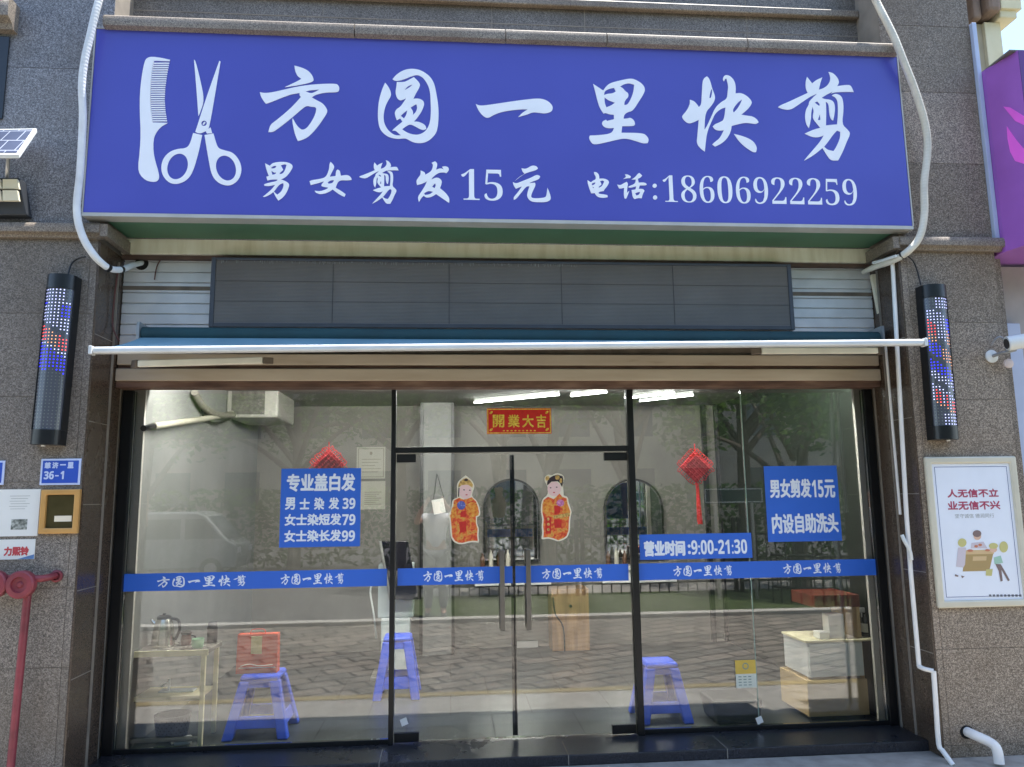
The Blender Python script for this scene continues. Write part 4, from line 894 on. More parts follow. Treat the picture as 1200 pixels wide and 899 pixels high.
# gift bag
by_ = 0.36; x0, x1, z0, z1 = rect_px((277, 743.5, 325, 787), by_-0.045)
z0 = ZF+sh1+0.001
gb = thing('gift_bag', 'red orange paper gift bag with a gold label standing on the stool', 'bag', ((x0+x1)/2, by_, z0))
b = MB(); b.hexa([(x0, by_-.045, z0), (x1, by_-.045, z0), (x1, by_+.045, z0), (x0, by_+.045, z0), (x0+.002, by_-.035, z1), (x1-.002, by_-.035, z1), (x1-.002, by_+.035, z1), (x0+.002, by_+.035, z1)])
b.build('bag_body', mat('orange_red_paper', '#c9492c', 0.5, var=0.08, scale=10), gb)
b = MB(); lx0, lx1, lz0, lz1 = rect_px((294.5, 745, 307, 766), by_-.045); b.box(lx0, lx1, by_-.0495, by_-.0455, lz0, lz1-.004); b.build('label', mat('gold_label', '#cdbb7c', 0.45, var=0.1, scale=30), gb)
b = MB(); b.box(x0+.02, x1-.01, by_-.0475, by_-.0455, z0+.035, z0+.04); b.tube([(x0+.03, by_-.047, z0+.05), (x0+.09, by_-.047, z0+.062), (x0+.16, by_-.047, z0+.05), (x1-.03, by_-.047, z0+.056)], 0.0025, 6); b.build('printed_lines', mat('cream_paper', '#e6dcc4', 0.6), gb)
b = MB(); b.tube([((x0+x1)/2-.05, by_-.03, z1-.004), ((x0+x1)/2-.04, by_-.03, z1+.03), ((x0+x1)/2+.04, by_-.03, z1+.03), ((x0+x1)/2+.05, by_-.03, z1-.004)], 0.003, 6); b.build('handle', m_redp, gb, smooth=True)
# check-in kiosk
ky = 1.9
k0, k1 = at(444, 700, ky).x, at(485, 700, ky).x; kz1 = at(465, 660, ky).z
kk = thing('kiosk', 'white self service kiosk with a tilted black screen behind the door mullion', 'kiosk', ((k0+k1)/2, ky, ZF))
b = MB(); zm = at(465, 722, ky).z; b.box(k0+.03, k1-.03, ky-.1, ky+.12, ZF+.04, zm); b.box(k0, k1, ky-.1, ky+.1, zm+.0002, kz1); b.build('body', mat('kiosk_white', '#bcc6c6', 0.4, var=0.04), kk, bevel=0.008)
MB().box(k0-.05, k1+.05, ky-.16, ky+.18, ZF, ZF+.039).build('base', m_stl, kk, bevel=0.006)
P = [at(447, 634, ky-.16), at(478, 634, ky-.16), at(490, 703, ky-.2), at(459, 703, ky-.2)]
b = MB(); b.hexa([P[3], P[2], P[2]+Vector((0, .05, 0)), P[3]+Vector((0, .05, 0)), P[0], P[1], P[1]+Vector((0, .05, 0)), P[0]+Vector((0, .05, 0))]); scn = b.build('screen', mat('kiosk_screen', '#16151d', 0.15, var=0.1), kk, bevel=0.006)
b = MB(); b.tube([at(437, 683, ky-.05), at(434, 694, ky-.05), at(438, 720, ky-.05), at(441, 748, ky)], 0.008, 8); b.build('cable', m_wp, kk, smooth=True)
b = MB(); b.tube([P[0]+Vector((-.012, 0, .0)), P[3]+Vector((-.012, 0, 0))], 0.012, 8, 1); b.build('screen_edge', m_stl, kk, smooth=True)
# wall mirrors with arched tops, and stations under them
m_mir = mat('mirror_silver', (0.88, 0.9, 0.89), 0.02, 1.0, var=0)
def arch_mirror(pa_, pb2, ptop, label):
    x0, x1 = at(pa_, 620, YB).x, at(pb2, 620, YB).x; zt = at((pa_+pb2)/2, ptop, YB).z; z0 = 0.95; r = (x1-x0)/2; cx_ = (x0+x1)/2
    def shape(d): return [(x0+d, z0+d), (x1-d, z0+d)]+[(cx_+(r-d)*math.cos(math.pi*i/24), zt-r+(r-d)*math.sin(math.pi*i/24)) for i in range(25)]
    t = thing('arched_mirror', label, 'mirror', (cx_, YB, z0), 'arched mirrors on the back wall')
    b = MB(); b.prism(shape(0), YB-.05, YB-.002, [shape(.022)]); b.build('frame', m_blk, t)
    b = MB(); b.prism(shape(.0222), YB-.022, YB-.0022); b.build('mirror_glass', m_mir, t)
    return cx_
c1 = arch_mirror(566, 632, 561, 'arched black framed wall mirror behind the left costume doll')
c2 = arch_mirror(708, 777, 561, 'arched black framed wall mirror behind the right door mullion')
m_wood = ramp_mat('light_wood', [(0.35, '#7e6248'), (0.55, '#90714f'), (0.75, '#9c7c58')], 3, 0.5, 5, (8, 8, 0.7))
wx0, wx1 = at(647, 740, YB-.3).x, at(691, 740, YB-.3).x
cb = thing('wooden_cabinet', 'tall narrow wooden cabinet standing against the back wall between the mirrors', 'cabinet', ((wx0+wx1)/2, YB-.15, ZF))
MB().box(wx0, wx1, YB-.3, YB-.002, ZF, at(670, 690, YB-.3).z).build('carcass', m_wood, cb, bevel=0.004)
b = MB(); b.tube([at(648, 700, YB-.32), at(651, 720, YB-.32), at(660, 735, YB-.32), at(662, 770, YB-.32)], 0.008, 6); b.build('cable', m_black, cb, smooth=True)
b = MB(); b.cyl(((wx0+wx1)/2, YB-.3, at(670, 710, YB-.3).z), ((wx0+wx1)/2, YB-.33, at(670, 710, YB-.3).z), 0.015, n=10); b.build('knob', m_black, cb)
for cc, lab in ((c1, 'narrow white shelf with bottles under the left arched mirror'), (c2, 'narrow white shelf with bottles under the right arched mirror')):
    t = thing('wall_shelf', lab, 'shelf', (cc, YB, 0.82), 'shelves under the arched mirrors')
    MB().box(cc-.42, cc+.42, YB-.26, YB-.002, 0.86, 0.90).build('board', m_wp, t, bevel=0.004)
    MB().box(cc-.40, cc+.40, YB-.20, YB-.003, 0.72, 0.859).build('drawer', m_wp, t, bevel=0.004)
    for i in range(4):
        bx_ = cc-.32+i*.09; b = MB(); b.lathe([(.025, 0), (.025, .10+.03*(i % 2)), (.01, .13+.03*(i % 2)), (.01, .15+.03*(i % 2))], (bx_, YB-.13, .901), 12)
        one(b, 'bottle', mat(('amber_bottle', 'pale_bottle')[i % 2], ('#5a3a22', '#b8b4a8')[i % 2], 0.3), ('small amber bottle', 'small pale bottle')[i % 2]+' standing on the shelf under the '+('left' if cc == c1 else 'right')+' arched mirror', 'bottle', 'bottles under the mirrors', smooth=True)
# air conditioner box and its pipe, on the left wall
ay = 1.9
ac = thing('air_conditioner', 'white wall mounted air conditioner with slanted pipe high behind the left window', 'air conditioner', (XIL, ay, at(290, 490, ay).z))
a0, a1 = at(303, 470, ay).x, at(326, 470, ay).x; az0, az1 = at(310, 492, ay).z, at(310, 452, ay).z
b = MB(); b.box(XIL+.002, a1, ay, ay+.75, az0+.02, az1+.12); b.build('casing', mat('ac_white', '#9d9b94', 0.4, var=0.05), ac, bevel=0.02)
b = MB(); b.box(XIL+.05, a1-.12, ay-.004, ay-.0005, az0+.05, az1); b.build('side_grille', mat('grille_dark', '#55534e', 0.6, var=0.4, scale=25), ac)
b = MB(); b.tube([atx(303, 477, XIL+.07), atx(255, 488, XIL+.05), atx(205, 496, XIL+.04), atx(180, 499.5, XIL+.03)], 0.024, 12); b.build('pipe', mat('pipe_cover', '#a9a597', 0.5, var=0.1), ac, smooth=True)
b = MB(); b.tube([atx(180, 499.5, XIL+.03), atx(168, 502, XIL+.03)], 0.020, 10, 1); b.build('pipe_joint', m_black, ac, smooth=True)
b = MB(); b.tube([atx(236, 477, XIL+.03), atx(240, 490, XIL+.03), atx(255, 496, XIL+.04), atx(270, 491, XIL+.05)], 0.010, 8); b.build('drain_hose', m_black, ac, smooth=True)
b = MB(); b.tube([atx(228, 460, XIL+.05), atx(240, 478, XIL+.05), atx(262, 487, XIL+.06), atx(296, 482, XIL+.08)], 0.028, 12); b.build('insulated_hose', mat('hose_grey', '#77736a', 0.7, var=0.2, scale=30), ac, smooth=True)
# notices on the back wall
def notice(box, y, label, name, frame=True, lines=5):
    x0, x1, z0, z1 = rect_px(box, y); t = thing(name, label, 'notice', ((x0+x1)/2, y, z0))
    MB().box(x0, x1, y-.008, y-.001, z0, z1).build('sheet', mat('notice_paper', '#96958b', 0.6, var=0.04), t)
    b = MB(); w_ = x1-x0; h_ = z1-z0
    if frame:
        d = .05*w_
        for (a_, c_, e_, f_) in ((x0+d, x1-d, z1-d-.006, z1-d), (x0+d, x1-d, z0+d, z0+d+.006), (x0+d, x0+d+.006, z0+d+.0061, z1-d-.0061), (x1-d-.006, x1-d, z0+d+.0061, z1-d-.0061)): b.box(a_, c_, y-.0095, y-.0081, e_, f_)
        b.prism(ell((x0+x1)/2, z1-.2*h_, .05*w_, .06*w_, n=12), y-.0095, y-.0081)
    for i in range(lines): zz_ = z1-h_*(.38+.5*i/lines); b.box(x0+.18*w_, x1-(.15+.1*(i % 3))*w_, y-.0095, y-.0081, zz_-.006, zz_)
    b.build('print', mat('notice_ink', '#6f6a5e', 0.7, var=0), t)
notice((418, 524, 451.5, 561), YB, 'framed business licence pinned to the back wall beside the mullion', 'licence')
notice((422, 564, 451.5, 597), YB, 'plain printed notice on the back wall below the framed licence', 'wall_notice', False, 7)
yc_ = YB-.32; x0, x1, z0, z1 = rect_px((507, 585, 521, 602), yc_)
ht = thing('hanging_card', 'small tilted white card hung by a string on the back column', 'card', ((x0+x1)/2, yc_, z0))
q = Vector(((x0+x1)/2, 0, (z0+z1)/2)); w2, h2 = (x1-x0)/2, (z1-z0)/2; c_, s_ = math.cos(.18), math.sin(.18)
b = MB(); b.prism([(q.x+u*w2*c_-v*h2*s_, q.z+u*w2*s_+v*h2*c_) for u, v in ((-1, -1), (1, -1), (1, 1), (-1, 1))], yc_-.006, yc_); b.build('card_face', MATS['white_paper'], ht)
b = MB(); b.tube([at(508, 585, yc_), at(512, 555, yc_)], .003, 6, 1); b.tube([at(520, 583, yc_), at(512, 555, yc_)], .003, 6, 1); b.build('string', m_black, ht)
# red knot ornaments
m_knot = ramp_mat('red_knot_cord', [(0.35, '#c8141f'), (0.6, '#e02733'), (0.8, '#ee4a50')], 60, 0.7)
def knot(px, py, hw, y, label, tassel):
    q = at(px, py, y); s = at(px+hw, py, y).x-q.x
    t = thing('knot_ornament', label, 'ornament', (q.x, y, q.z-s), 'red hanging knot ornaments')
    b = MB(); b.prism([(q.x-s*.86, q.z), (q.x, q.z-s*.86), (q.x+s*.86, q.z), (q.x, q.z+s*.86)], y-.012, y+.012)
    for i in range(5):       # woven loops
        u = -.72+.36*i
        for sg_ in (-1, 1):
            a_ = Vector((q.x+s*.86*(u-1)/2, y-.014, q.z+sg_*s*.86*(u+1)/2)); d_ = Vector((q.x+s*.86*(u+1)/2, y-.014, q.z+sg_*s*.86*(u-1)/2))
            b.tube([a_, d_], .006, 6, 1)
    for i in range(36):      # loops round the edge
        k_ = i//9; f_ = (i % 9+.5)/9; C = [(-1, 0), (0, -1), (1, 0), (0, 1), (-1, 0)]
        ux = C[k_][0]+(C[k_+1][0]-C[k_][0])*f_; uz = C[k_][1]+(C[k_+1][1]-C[k_][1])*f_; n_ = Vector((C[k_][0]+C[k_+1][0], 0, C[k_][1]+C[k_+1][1])).normalized()
        p_ = Vector((q.x+ux*s*.85, y, q.z+uz*s*.85)); tt = Vector((-n_.z, 0, n_.x))
        b.tube([p_-tt*.008, p_-tt*.008+n_*.03*random.uniform(.7, 1.2), p_+tt*.008+n_*.03*random.uniform(.7, 1.2), p_+tt*.008], .0035, 5, 2)
    b.build('knot', m_knot, t, smooth=True)
    b = MB(); b.tube([(q.x, y, q.z+s*.86), (q.x, y, q.z+s*1.25)], .004, 6, 1); b.build('hanging_cord', m_knot, t)
    if tassel:
        z1 = q.z-s*.86; tb_ = at(px+3, py+66, y); b = MB()
        b.cyl((q.x+.005, y, z1), (q.x+.008, y, z1-.05), .012, n=10)
        for i in range(40):
            a = random.uniform(0, 6.28); r_ = random.uniform(0, .02); b.tube([(q.x+.008+r_*.5*math.cos(a), y+r_*.5*math.sin(a), z1-.045), (q.x+.012+r_*math.cos(a), y+r_*math.sin(a), tb_.z+random.uniform(-.01, .01))], .003, 4, 1)
        b.build('tassel', m_knot, t)
knot(815, 547, 21, 0.25, 'red diamond knot with a long tassel hanging behind the right window', True)
knot(385, 545, 22, 0.25, 'red diamond knot mostly hidden behind the blue price sticker', False)
# reception unit on the right
dy = 0.13; dx0, dx1 = at(947, 820, dy).x, 2.93
ds = thing('reception_unit', 'tan wooden base unit with a brown ledge shelf at the right wall', 'counter', ((dx0+dx1)/2, dy+.2, ZF))
m_tan2 = ramp_mat('tan_board', [(0.3, '#b89e70'), (0.7, '#c8ae80')], 2, 0.5, 4, (1, 1, 6))
zb1 = at(1000, 796, dy).z
MB().box(dx0, dx1, dy, dy+.45, ZF+.03, zb1).build('base_panel', m_tan2, ds, bevel=0.003)
MB().box(dx0+.03, dx1-.02, dy+.03, dy+.42, ZF, ZF+.029).build('plinth', m_black, ds)
zs2 = at(1000, 712, dy).z; x_a = at(956, 703, dy).x
MB().box(x_a, dx1, dy+.02, dy+.4, zs2, at(1000, 697, dy+.02).z).build('ledge', mat('reddish_brown_laminate', '#6b3027', 0.35, var=0.1), ds, bevel=0.003)
MB().box(dx1-.025, dx1-.0005, dy+.03, dy+.4, zb1+.0005, zs2-.0005).build('side_board', m_tan2, ds)
zc1 = at(1000, 752, dy-.01).z; c0, c1_ = at(948, 770, dy-.01).x, at(1013, 770, dy-.01).x
cbx = thing('white_cabinet', 'small white drawer cabinet standing on the tan base unit', 'cabinet', ((c0+c1_)/2, dy+.2, zb1))
MB().box(c0, c1_, dy+.012, dy+.4, zb1+.018, zc1).build('carcass', m_wp, cbx, bevel=0.003)
MB().box(c0+.006, c1_-.006, dy-.004, dy+.0115, zb1+.024, zc1-.008).build('drawer_front', mat('drawer_white', '#cfd8d3', 0.4, var=0.03), cbx, bevel=0.003)
MB().box(c0-.02, c1_+.25, dy-.01, dy+.38, zc1+.0005, zc1+.014).build('top_board', m_yel, cbx)
for xx in (c0+.03, c1_-.03): MB().box(xx-.012, xx+.012, dy+.04, dy+.07, zb1+.001, zb1+.0178).build('foot', m_stl, cbx)
def bx_on(px0, px1, py, y, dep, lab, name, m):
    x0, x1 = at(px0, 740, y).x, at(px1, 740, y).x; z0 = zc1+.0155; z1 = at((px0+px1)/2, py, y).z
    return one(MB().box(x0, x1, y, y+dep, z0, z1), name, m, lab, 'box', bevel=0.004)
bx_on(960, 971.5, 741, dy+.02, .10, 'low white carton on the white cabinet', 'carton', mat('carton_white', '#d4d6d0', 0.6, var=0.04))
bx_on(972, 990, 720, dy+.06, .10, 'tall white carton standing beside the low carton', 'carton', MATS['carton_white'])
c = Vector((at(1015, 740, dy+.1).x, dy+.1, zc1+.0155)); sp = thing('spray_bottle', 'dark spray bottle with a white trigger head on the cabinet top', 'bottle', c)
MB().lathe([(.035, 0), (.037, .01), (.037, .11), (.014, .15), (.013, .165)], c, 20).build('body', mat('dark_bottle', '#26302c', 0.2, var=0.1), sp, smooth=True)
b = MB(); b.box(c.x-.05, c.x+.025, c.y-.012, c.y+.012, c.z+.1655, c.z+.20); b.box(c.x-.03, c.x-.02, c.y-.006, c.y+.006, c.z+.13, c.z+.165); b.build('trigger_head', m_wp, sp, bevel=0.006)
MB().lathe([(.0375, .03), (.0378, .031), (.0378, .09), (.0375, .091)], c, 20).build('label', mat('pale_paper', '#cfd2c4'), sp, smooth=True)
# dark tub near the glass
x0, x1, z0, z1 = rect_px((834, 819, 893, 851), 0.14)
b = MB(); b.hexa([(x0+.03, .12, ZF+.001), (x1-.02, .12, ZF+.001), (x1-.02, .4, ZF+.001), (x0+.03, .4, ZF+.001), (x0, .1, z1), (x1, .1, z1), (x1, .42, z1), (x0, .42, z1)])
one(b, 'storage_tub', mat('dark_grey_tub', '#1e2324', 0.5, var=0.12), 'dark grey plastic tub on the floor behind the right window', 'tub', bevel=0.02)
# ceiling tubes
m_tube = mat('lit_tube', '#f3f8f4', 0.4, var=0, emit=9.0)
for (a_, b2, lab) in (((556, 472), (655, 462.5), 'long lit ceiling tube above the left arched mirror'), ((669, 464), (711, 459.5), 'short lit ceiling tube right above the transom'),
                  ((740, 466), (790, 460.5), 'lit ceiling tube nearest the right door mullion'), ((750, 470), (812, 463), 'lit ceiling tube farther right behind the right window')):
    A, B = atz(*a_, ZT-.045), atz(*b2, ZT-.045)
    t = thing('tube_light', lab, 'ceiling light', ((A.x+B.x)/2, (A.y+B.y)/2, ZT-.06), 'lit ceiling tubes')
    MB().tube([A, B], .008, 10, 1).build('tube', m_tube, t, smooth=True)
    MB().bar(A+Vector((0, 0, .025)), B+Vector((0, 0, .025)), .03, .016).build('batten', m_wp, t)
for i, (xx, yy) in enumerate(((-1.35, 0.2), (-0.2, 0.8), (0.9, 0.2), (2.3, 0.2))):  # added fill tubes, out of sight behind the shutter, to brighten the interior
    t = thing('tube_light', ('added fill tube hidden by the shutter over the left window front', 'unseen fill tube added over the left part of the shop', 'unseen fill tube added over the middle of the shop', 'unseen fill tube added over the right side of the shop')[i], 'ceiling light', (xx, yy, ZT-.06), 'lit ceiling tubes')
    MB().tube([(xx-.5, yy, ZT-.045), (xx+.5, yy, ZT-.045)], .018, 10, 1).build('tube', mat('added_fill_tube', '#f6f6ee', 0.4, var=0, emit=78.0), t, smooth=True)
    MB().box(xx-.5, xx+.5, yy-.02, yy+.02, ZT-.025, ZT-.003).build('batten', m_wp, t)

# ================================================================== ON THE PILLARS
YW = YC
# led barber lamps
m_case = mat('lamp_case', '#15171b', 0.3, var=0.1); m_tubeglass = mat('lamp_face', '#565a64', 0.12, var=0.1)
LED = [mat('led_white', '#c3c7ff', 0.4, var=0, emit=.6), mat('led_blue', '#2a26ff', 0.4, var=0, emit=1.2), mat('led_red', '#ff4a48', 0.4, var=0, emit=.8), mat('led_dim', '#6d7673', 0.4, var=0, emit=0.01), mat('led_amber', '#ffb080', 0.4, var=0, emit=.4)]
def barber_lamp(top, bot, label, tilt, mirror, gains):
    T, B = at(top[0], top[1], YW-.09), at(bot[0], bot[1], YW-.09); h = T.z-B.z; c = Vector((B.x, YW, B.z)); tilt = math.atan2(T.x-B.x, h)
    t = thing('barber_lamp', label, 'lamp', c, 'led barber lamps')
    r = .085
    def sect(rr, dep, n=20): return [(-rr, 0), (-rr, -dep)]+[(-rr*math.cos(math.pi*i/n), -dep-rr*.72*math.sin(math.pi*i/n)) for i in range(1, n)]+[(rr, -dep), (rr, 0)]
    def column(rr, dep, z0, z1):
        P = sect(rr, dep); n = len(P); b = MB()
        b.add([(c.x+p[0], YW-.002+p[1], c.z+z0) for p in P]+[(c.x+p[0], YW-.002+p[1], c.z+z1) for p in P],
              [(i, (i+1) % n, n+(i+1) % n, n+i) for i in range(n)]+[tuple(reversed(range(n))), tuple(range(n, 2*n))]); return b
    ch = h*.085
    column(r-.004, .055, ch, h-ch).build('tube_body', m_tubeglass, t, smooth=True)
    column(r, .06, 0, ch-.0005).build('end_cap', m_case, t, smooth=True); column(r, .06, h-ch+.0005, h).build('end_cap', m_case, t, smooth=True)
    for s_ in (-1, 1): MB().box(c.x+s_*(r-.003), c.x+s_*(r+.001), YW-.075, YW-.003, c.z+ch, c.z+h-ch).build('side_rail', m_case, t)
    b = MB(); b.lathe([(.012, -.012), (.014, -.004), (.012, -.0005)], (c.x, YW-.09, c.z), 12); b.build('screw_foot', m_stl, t, smooth=True)
    b = MB(); NR, NCc = 42, 9
    for i in range(NR):
        v = (i+.5)/NR
        for j_ in range(NCc):
            u = (j_+.5)/NCc; a = math.pi*(.13+.74*u); uu = 1-u if mirror else u
            k_ = gains(v, u)
            if k_ < 0: continue
            px_, py_ = c.x-(r-.004)*math.cos(a), YW-.002-.055-(r-.004)*.72*math.sin(a); z = c.z+h-ch-(h-2*ch)*v
            n_ = Vector((-math.cos(a)*.72, -math.sin(a), 0)).normalized(); tx = Vector((-n_.y, n_.x, 0)); s = .0031
            p = Vector((px_, py_, z))+n_*.0012
            b.mi = k_; b.add([p-tx*s-Vector((0, 0, s)), p+tx*s-Vector((0, 0, s)), p+tx*s+Vector((0, 0, s)), p-tx*s+Vector((0, 0, s))], [(0, 1, 2, 3)])
    b.build('led_matrix', LED, t)
    t.rotation_euler = (0, tilt, 0); return t
def gl(v, u):
    if v < .10: return 0 if u < .78 else 3
    if v > .66: return 3
    d = v-.12*u
    if u > .72 and .12 < v < .22: return 1
    if d < .11: return 1 if u < .25 and v < .16 else (0 if u > .2 else 3)
    if d < .22: return 0 if (u*10) % 3 < 2 or v < .3 else 3
    if d < .25: return -1
    if d < .35: return 2 if u < .3 or u > .68 else 4
    if d < .38: return 0
    if d < .50: return 1
    if d < .56: return 1 if u < .4 else 3
    return 3
def gr(v, u):
    if v < .09: return 0 if u > .3 else 3
    if v > .90: return 0 if u > .3 else 3
    d = v-.14*u
    if d < .06: return 3
    if d < .17: return 0 if u < .7 else 1
    if d < .27: return 2 if u < .35 else (0 if u < .65 else 4)
    if d < .33: return 4 if u < .3 else 3
    if d < .43: return 1 if u < .5 else 4
    if d < .47: return -1
    if d < .56: return 1 if u < .75 else 0
    if d < .62: return 0
    if d < .66: return -1
    if d < .70: return 0
    if d < .79: return 2 if int(u*10) % 3 else 0
    if d < .81: return 4
    return 3
barber_lamp((71, 322), (51, 521), 'led barber lamp with white, red and blue dots on the left pillar', math.radians(1.6), False, gl)
barber_lamp((1096, 334), (1111, 515), 'led barber lamp with white, red and blue dots on the right pillar', math.radians(-1.8), True, gr)
# big corrugated hoses down the front
def hose_mat(name, col):
    m = mat(name, col, 0.55, var=0.12, scale=8); n = m.node_tree.nodes; l = m.node_tree.links; b = n['Principled BSDF']
    tc = n.new('ShaderNodeTexCoord'); wv = n.new('ShaderNodeTexWave'); wv.bands_direction = 'Z'; wv.inputs['Scale'].default_value = 14; wv.inputs['Distortion'].default_value = 2.0
    l.new(tc.outputs['Object'], wv.inputs[0]); bp = n.new('ShaderNodeBump'); bp.inputs['Strength'].default_value = .25; bp.inputs['Distance'].default_value = .003
    l.new(wv.outputs[0], bp.inputs['Height']); l.new(bp.outputs[0], b.inputs['Normal']); return m
def path(pts): return [at(p[0], p[1], p[2]) for p in pts]
L = path([(121, -18, -.66), (112, 15, -.67), (105, 45, -.67), (99, 72, -.67), (96, 100, -.66), (97, 140, -.63), (94, 200, -.61), (90, 245, -.61), (96, 275, -.60), (110, 299, -.58), (127, 314, -.5), (142, 316, -.40), (155, 311, -.26), (167, 308, -.14)])
t = thing('hose', 'white wrapped hose curving down the left side of the blue sign', 'hose', L[7], 'wrapped hoses beside the sign')
b = MB(); b.tube(L, [.0225]*10+[.020, .02, .018, .017], 14, 6); b.build('hose_body', hose_mat('hose_white', '#dcdedf'), t, smooth=True)
for i in (10, 11):
    b = MB(); d = (L[i+1]-L[i-1]).normalized(); b.cyl(L[i]-d*.010, L[i]+d*.010, .025-.002*(i-10), n=14); b.build('black_tape', m_black, t, smooth=True)
Rr = path([(1017, -18, -.64), (1030, 8, -.66), (1047, 42, -.68), (1059, 72, -.67), (1073, 108, -.64), (1084, 145, -.61), (1087, 175, -.60), (1083, 215, -.60), (1083, 252, -.60), (1077, 279, -.59), (1061, 297, -.56), (1042, 307, -.46), (1025, 313, -.34), (1012, 319, -.22)])
t = thing('hose', 'pale taped hose curving down the right side of the blue sign', 'hose', Rr[8], 'wrapped hoses beside the sign')
b = MB(); b.tube(Rr, [.024]*10+[.024, .023, .021, .017], 14, 6); b.build('hose_body', hose_mat('hose_cream', '#cfcabc'), t, smooth=True)
b = MB(); d = (Rr[11]-Rr[10]).normalized(); p_ = Rr[10].lerp(Rr[11], .2); b.cyl(p_-d*.006, p_+d*.006, .031, n=14); b.build('black_tape', m_black, t)
b = MB(); b.tube(path([(1023, 308, -.36), (1035, 305, -.45), (1050, 300, -.55)]), .010, 8); b.build('side_branch', m_wp, t, smooth=True)
# pvc conduits on the right jamb
m_pvc = mat('white_pvc', '#e6e3de', 0.35, var=0.05)
A = path([(1046, 308, -.46), (1052, 420, -.46), (1062, 600, -.46), (1067.5, 674, -.46), (1077, 781, -.46)])
b = MB(); b.tube(A, .014, 12, 1); Bp = path([(1077, 781, -.46), (1083, 784, -.5), (1094, 786.5, -.53)]); b.tube(Bp, .014, 12, 3); Cp = path([(1094, 786.5, -.53), (1097, 830, -.53), (1100, 872, -.53), (1104, 879, -.55), (1117, 897, -.62)]); b.tube(Cp, .015, 12, 2)
one(b, 'pvc_conduit', m_pvc, 'long white pvc conduit with a step running down the right jamb', 'pipe', smooth=True)
b = MB(); b.tube(path([(1037.5, 402, -.35), (1046, 500, -.35), (1055, 603, -.35)]), .009, 10, 1); one(b, 'pvc_conduit', m_pvc, 'short thin white conduit beside the long one on the right jamb', 'pipe', smooth=True)
b = MB(); b.tube(path([(1057, 627, -.48), (1060, 634, -.49), (1066, 645, -.49), (1068, 656, -.48)]), .012, 8); one(b, 'cable_tie', m_wp, 'white strap tied round the conduit on the right jamb', 'strap', smooth=True)
b = MB(); b.tube(path([(1132, 857, -.49), (1143, 862, -.57), (1160, 870, -.63), (1168, 878, -.66), (1171, 895, -.67)]), .029, 16, 5); one(b, 'drain_pipe', m_pvc, 'short white drain elbow coming out low on the right pillar', 'pipe', smooth=True)
b = MB(); q = at(1133, 858, YC); b.prism(ell(q.x, q.z, .045, .04), YC-.003, YC-.0002); one(b, 'drain_hole', MATS['black_hole'], 'dark hole in the stone around the drain elbow', 'hole')
for pts, lab in (([(80, 321, -.53), (84, 309, -.52), (92, 303, -.52), (100, 301, -.55)], 'thin black cable feeding the left barber lamp'), ([(1079, 334, -.53), (1075, 318, -.52), (1070, 306, -.52), (1062, 299, -.55)], 'thin black cable feeding the right barber lamp'),
                 ([(1081, 345, -.52), (1083, 420, -.52), (1088, 470, -.52), (1099, 500, -.52)], 'thin dark cable running down behind the right barber lamp')):
    b = MB(); b.tube(path(pts), .005, 8); one(b, 'cable', m_black, lab, 'cable', smooth=True)
b = MB(); b.tube(path([(190, 302, -.17), (184, 312, -.17), (181, 328, -.17)]), .004, 6); b.tube(path([(138, 320, -.3), (134, 350, -.3), (132, 382, -.3), (140, 400, -.3)]), .005, 6); one(b, 'loose_wire', mat('dull_red_wire', '#5a322c', 0.6, var=.1), 'dull red loose wires hanging on the shutter left end', 'wire', smooth=True)
# red fire inlet at the far left
m_fire = ramp_mat('fire_red_paint', [(0.3, '#6e2b33'), (0.6, '#8d3a44'), (0.8, '#a0525a')], 9, 0.45)
fi = thing('fire_inlet', 'faded red fire inlet pipe with round caps on the left pillar', 'pipe', at(12, 896, -.58))
b = MB(); b.tube(path([(-60, 678, -.57), (0, 678, -.57), (30, 678, -.57), (50, 678, -.57), (66, 674, -.50)]), .020, 12, 3); b.build('cross_pipe', m_fire, fi, smooth=True)
b = MB(); b.tube(path([(33, 690, -.58), (22, 800, -.58), (11, 915, -.58)]), .021, 12, 1); b.build('riser', m_fire, fi, smooth=True)
for px in (25, -7):
    q = at(px, 685, -.60); b = MB(); b.lathe([(.05, -.05), (.062, -.045), (.078, -.02), (.078, .02), (.07, .028), (.045, .03), (.042, .016), (.02, .014), (.012, .022), (.001, .022)], (q.x, q.y, q.z), 28, axis='y'); b.build('inlet_cap', m_fire, fi, smooth=True)
q = at(67, 675, YC); b = MB(); b.lathe([(.034, 0), (.036, .012), (.024, .016), (.022, .004), (.001, .003)], (q.x, YC, q.z), 20, axis='y'); b.build('wall_flange', m_fire, fi, smooth=True)
q = at(5, 892, -.58); b = MB(); b.cyl(Vector((q.x, -.58, .0)), Vector((q.x, -.58, .045)), .06, n=20); b.build('foot_flange', m_fire, fi, smooth=True)
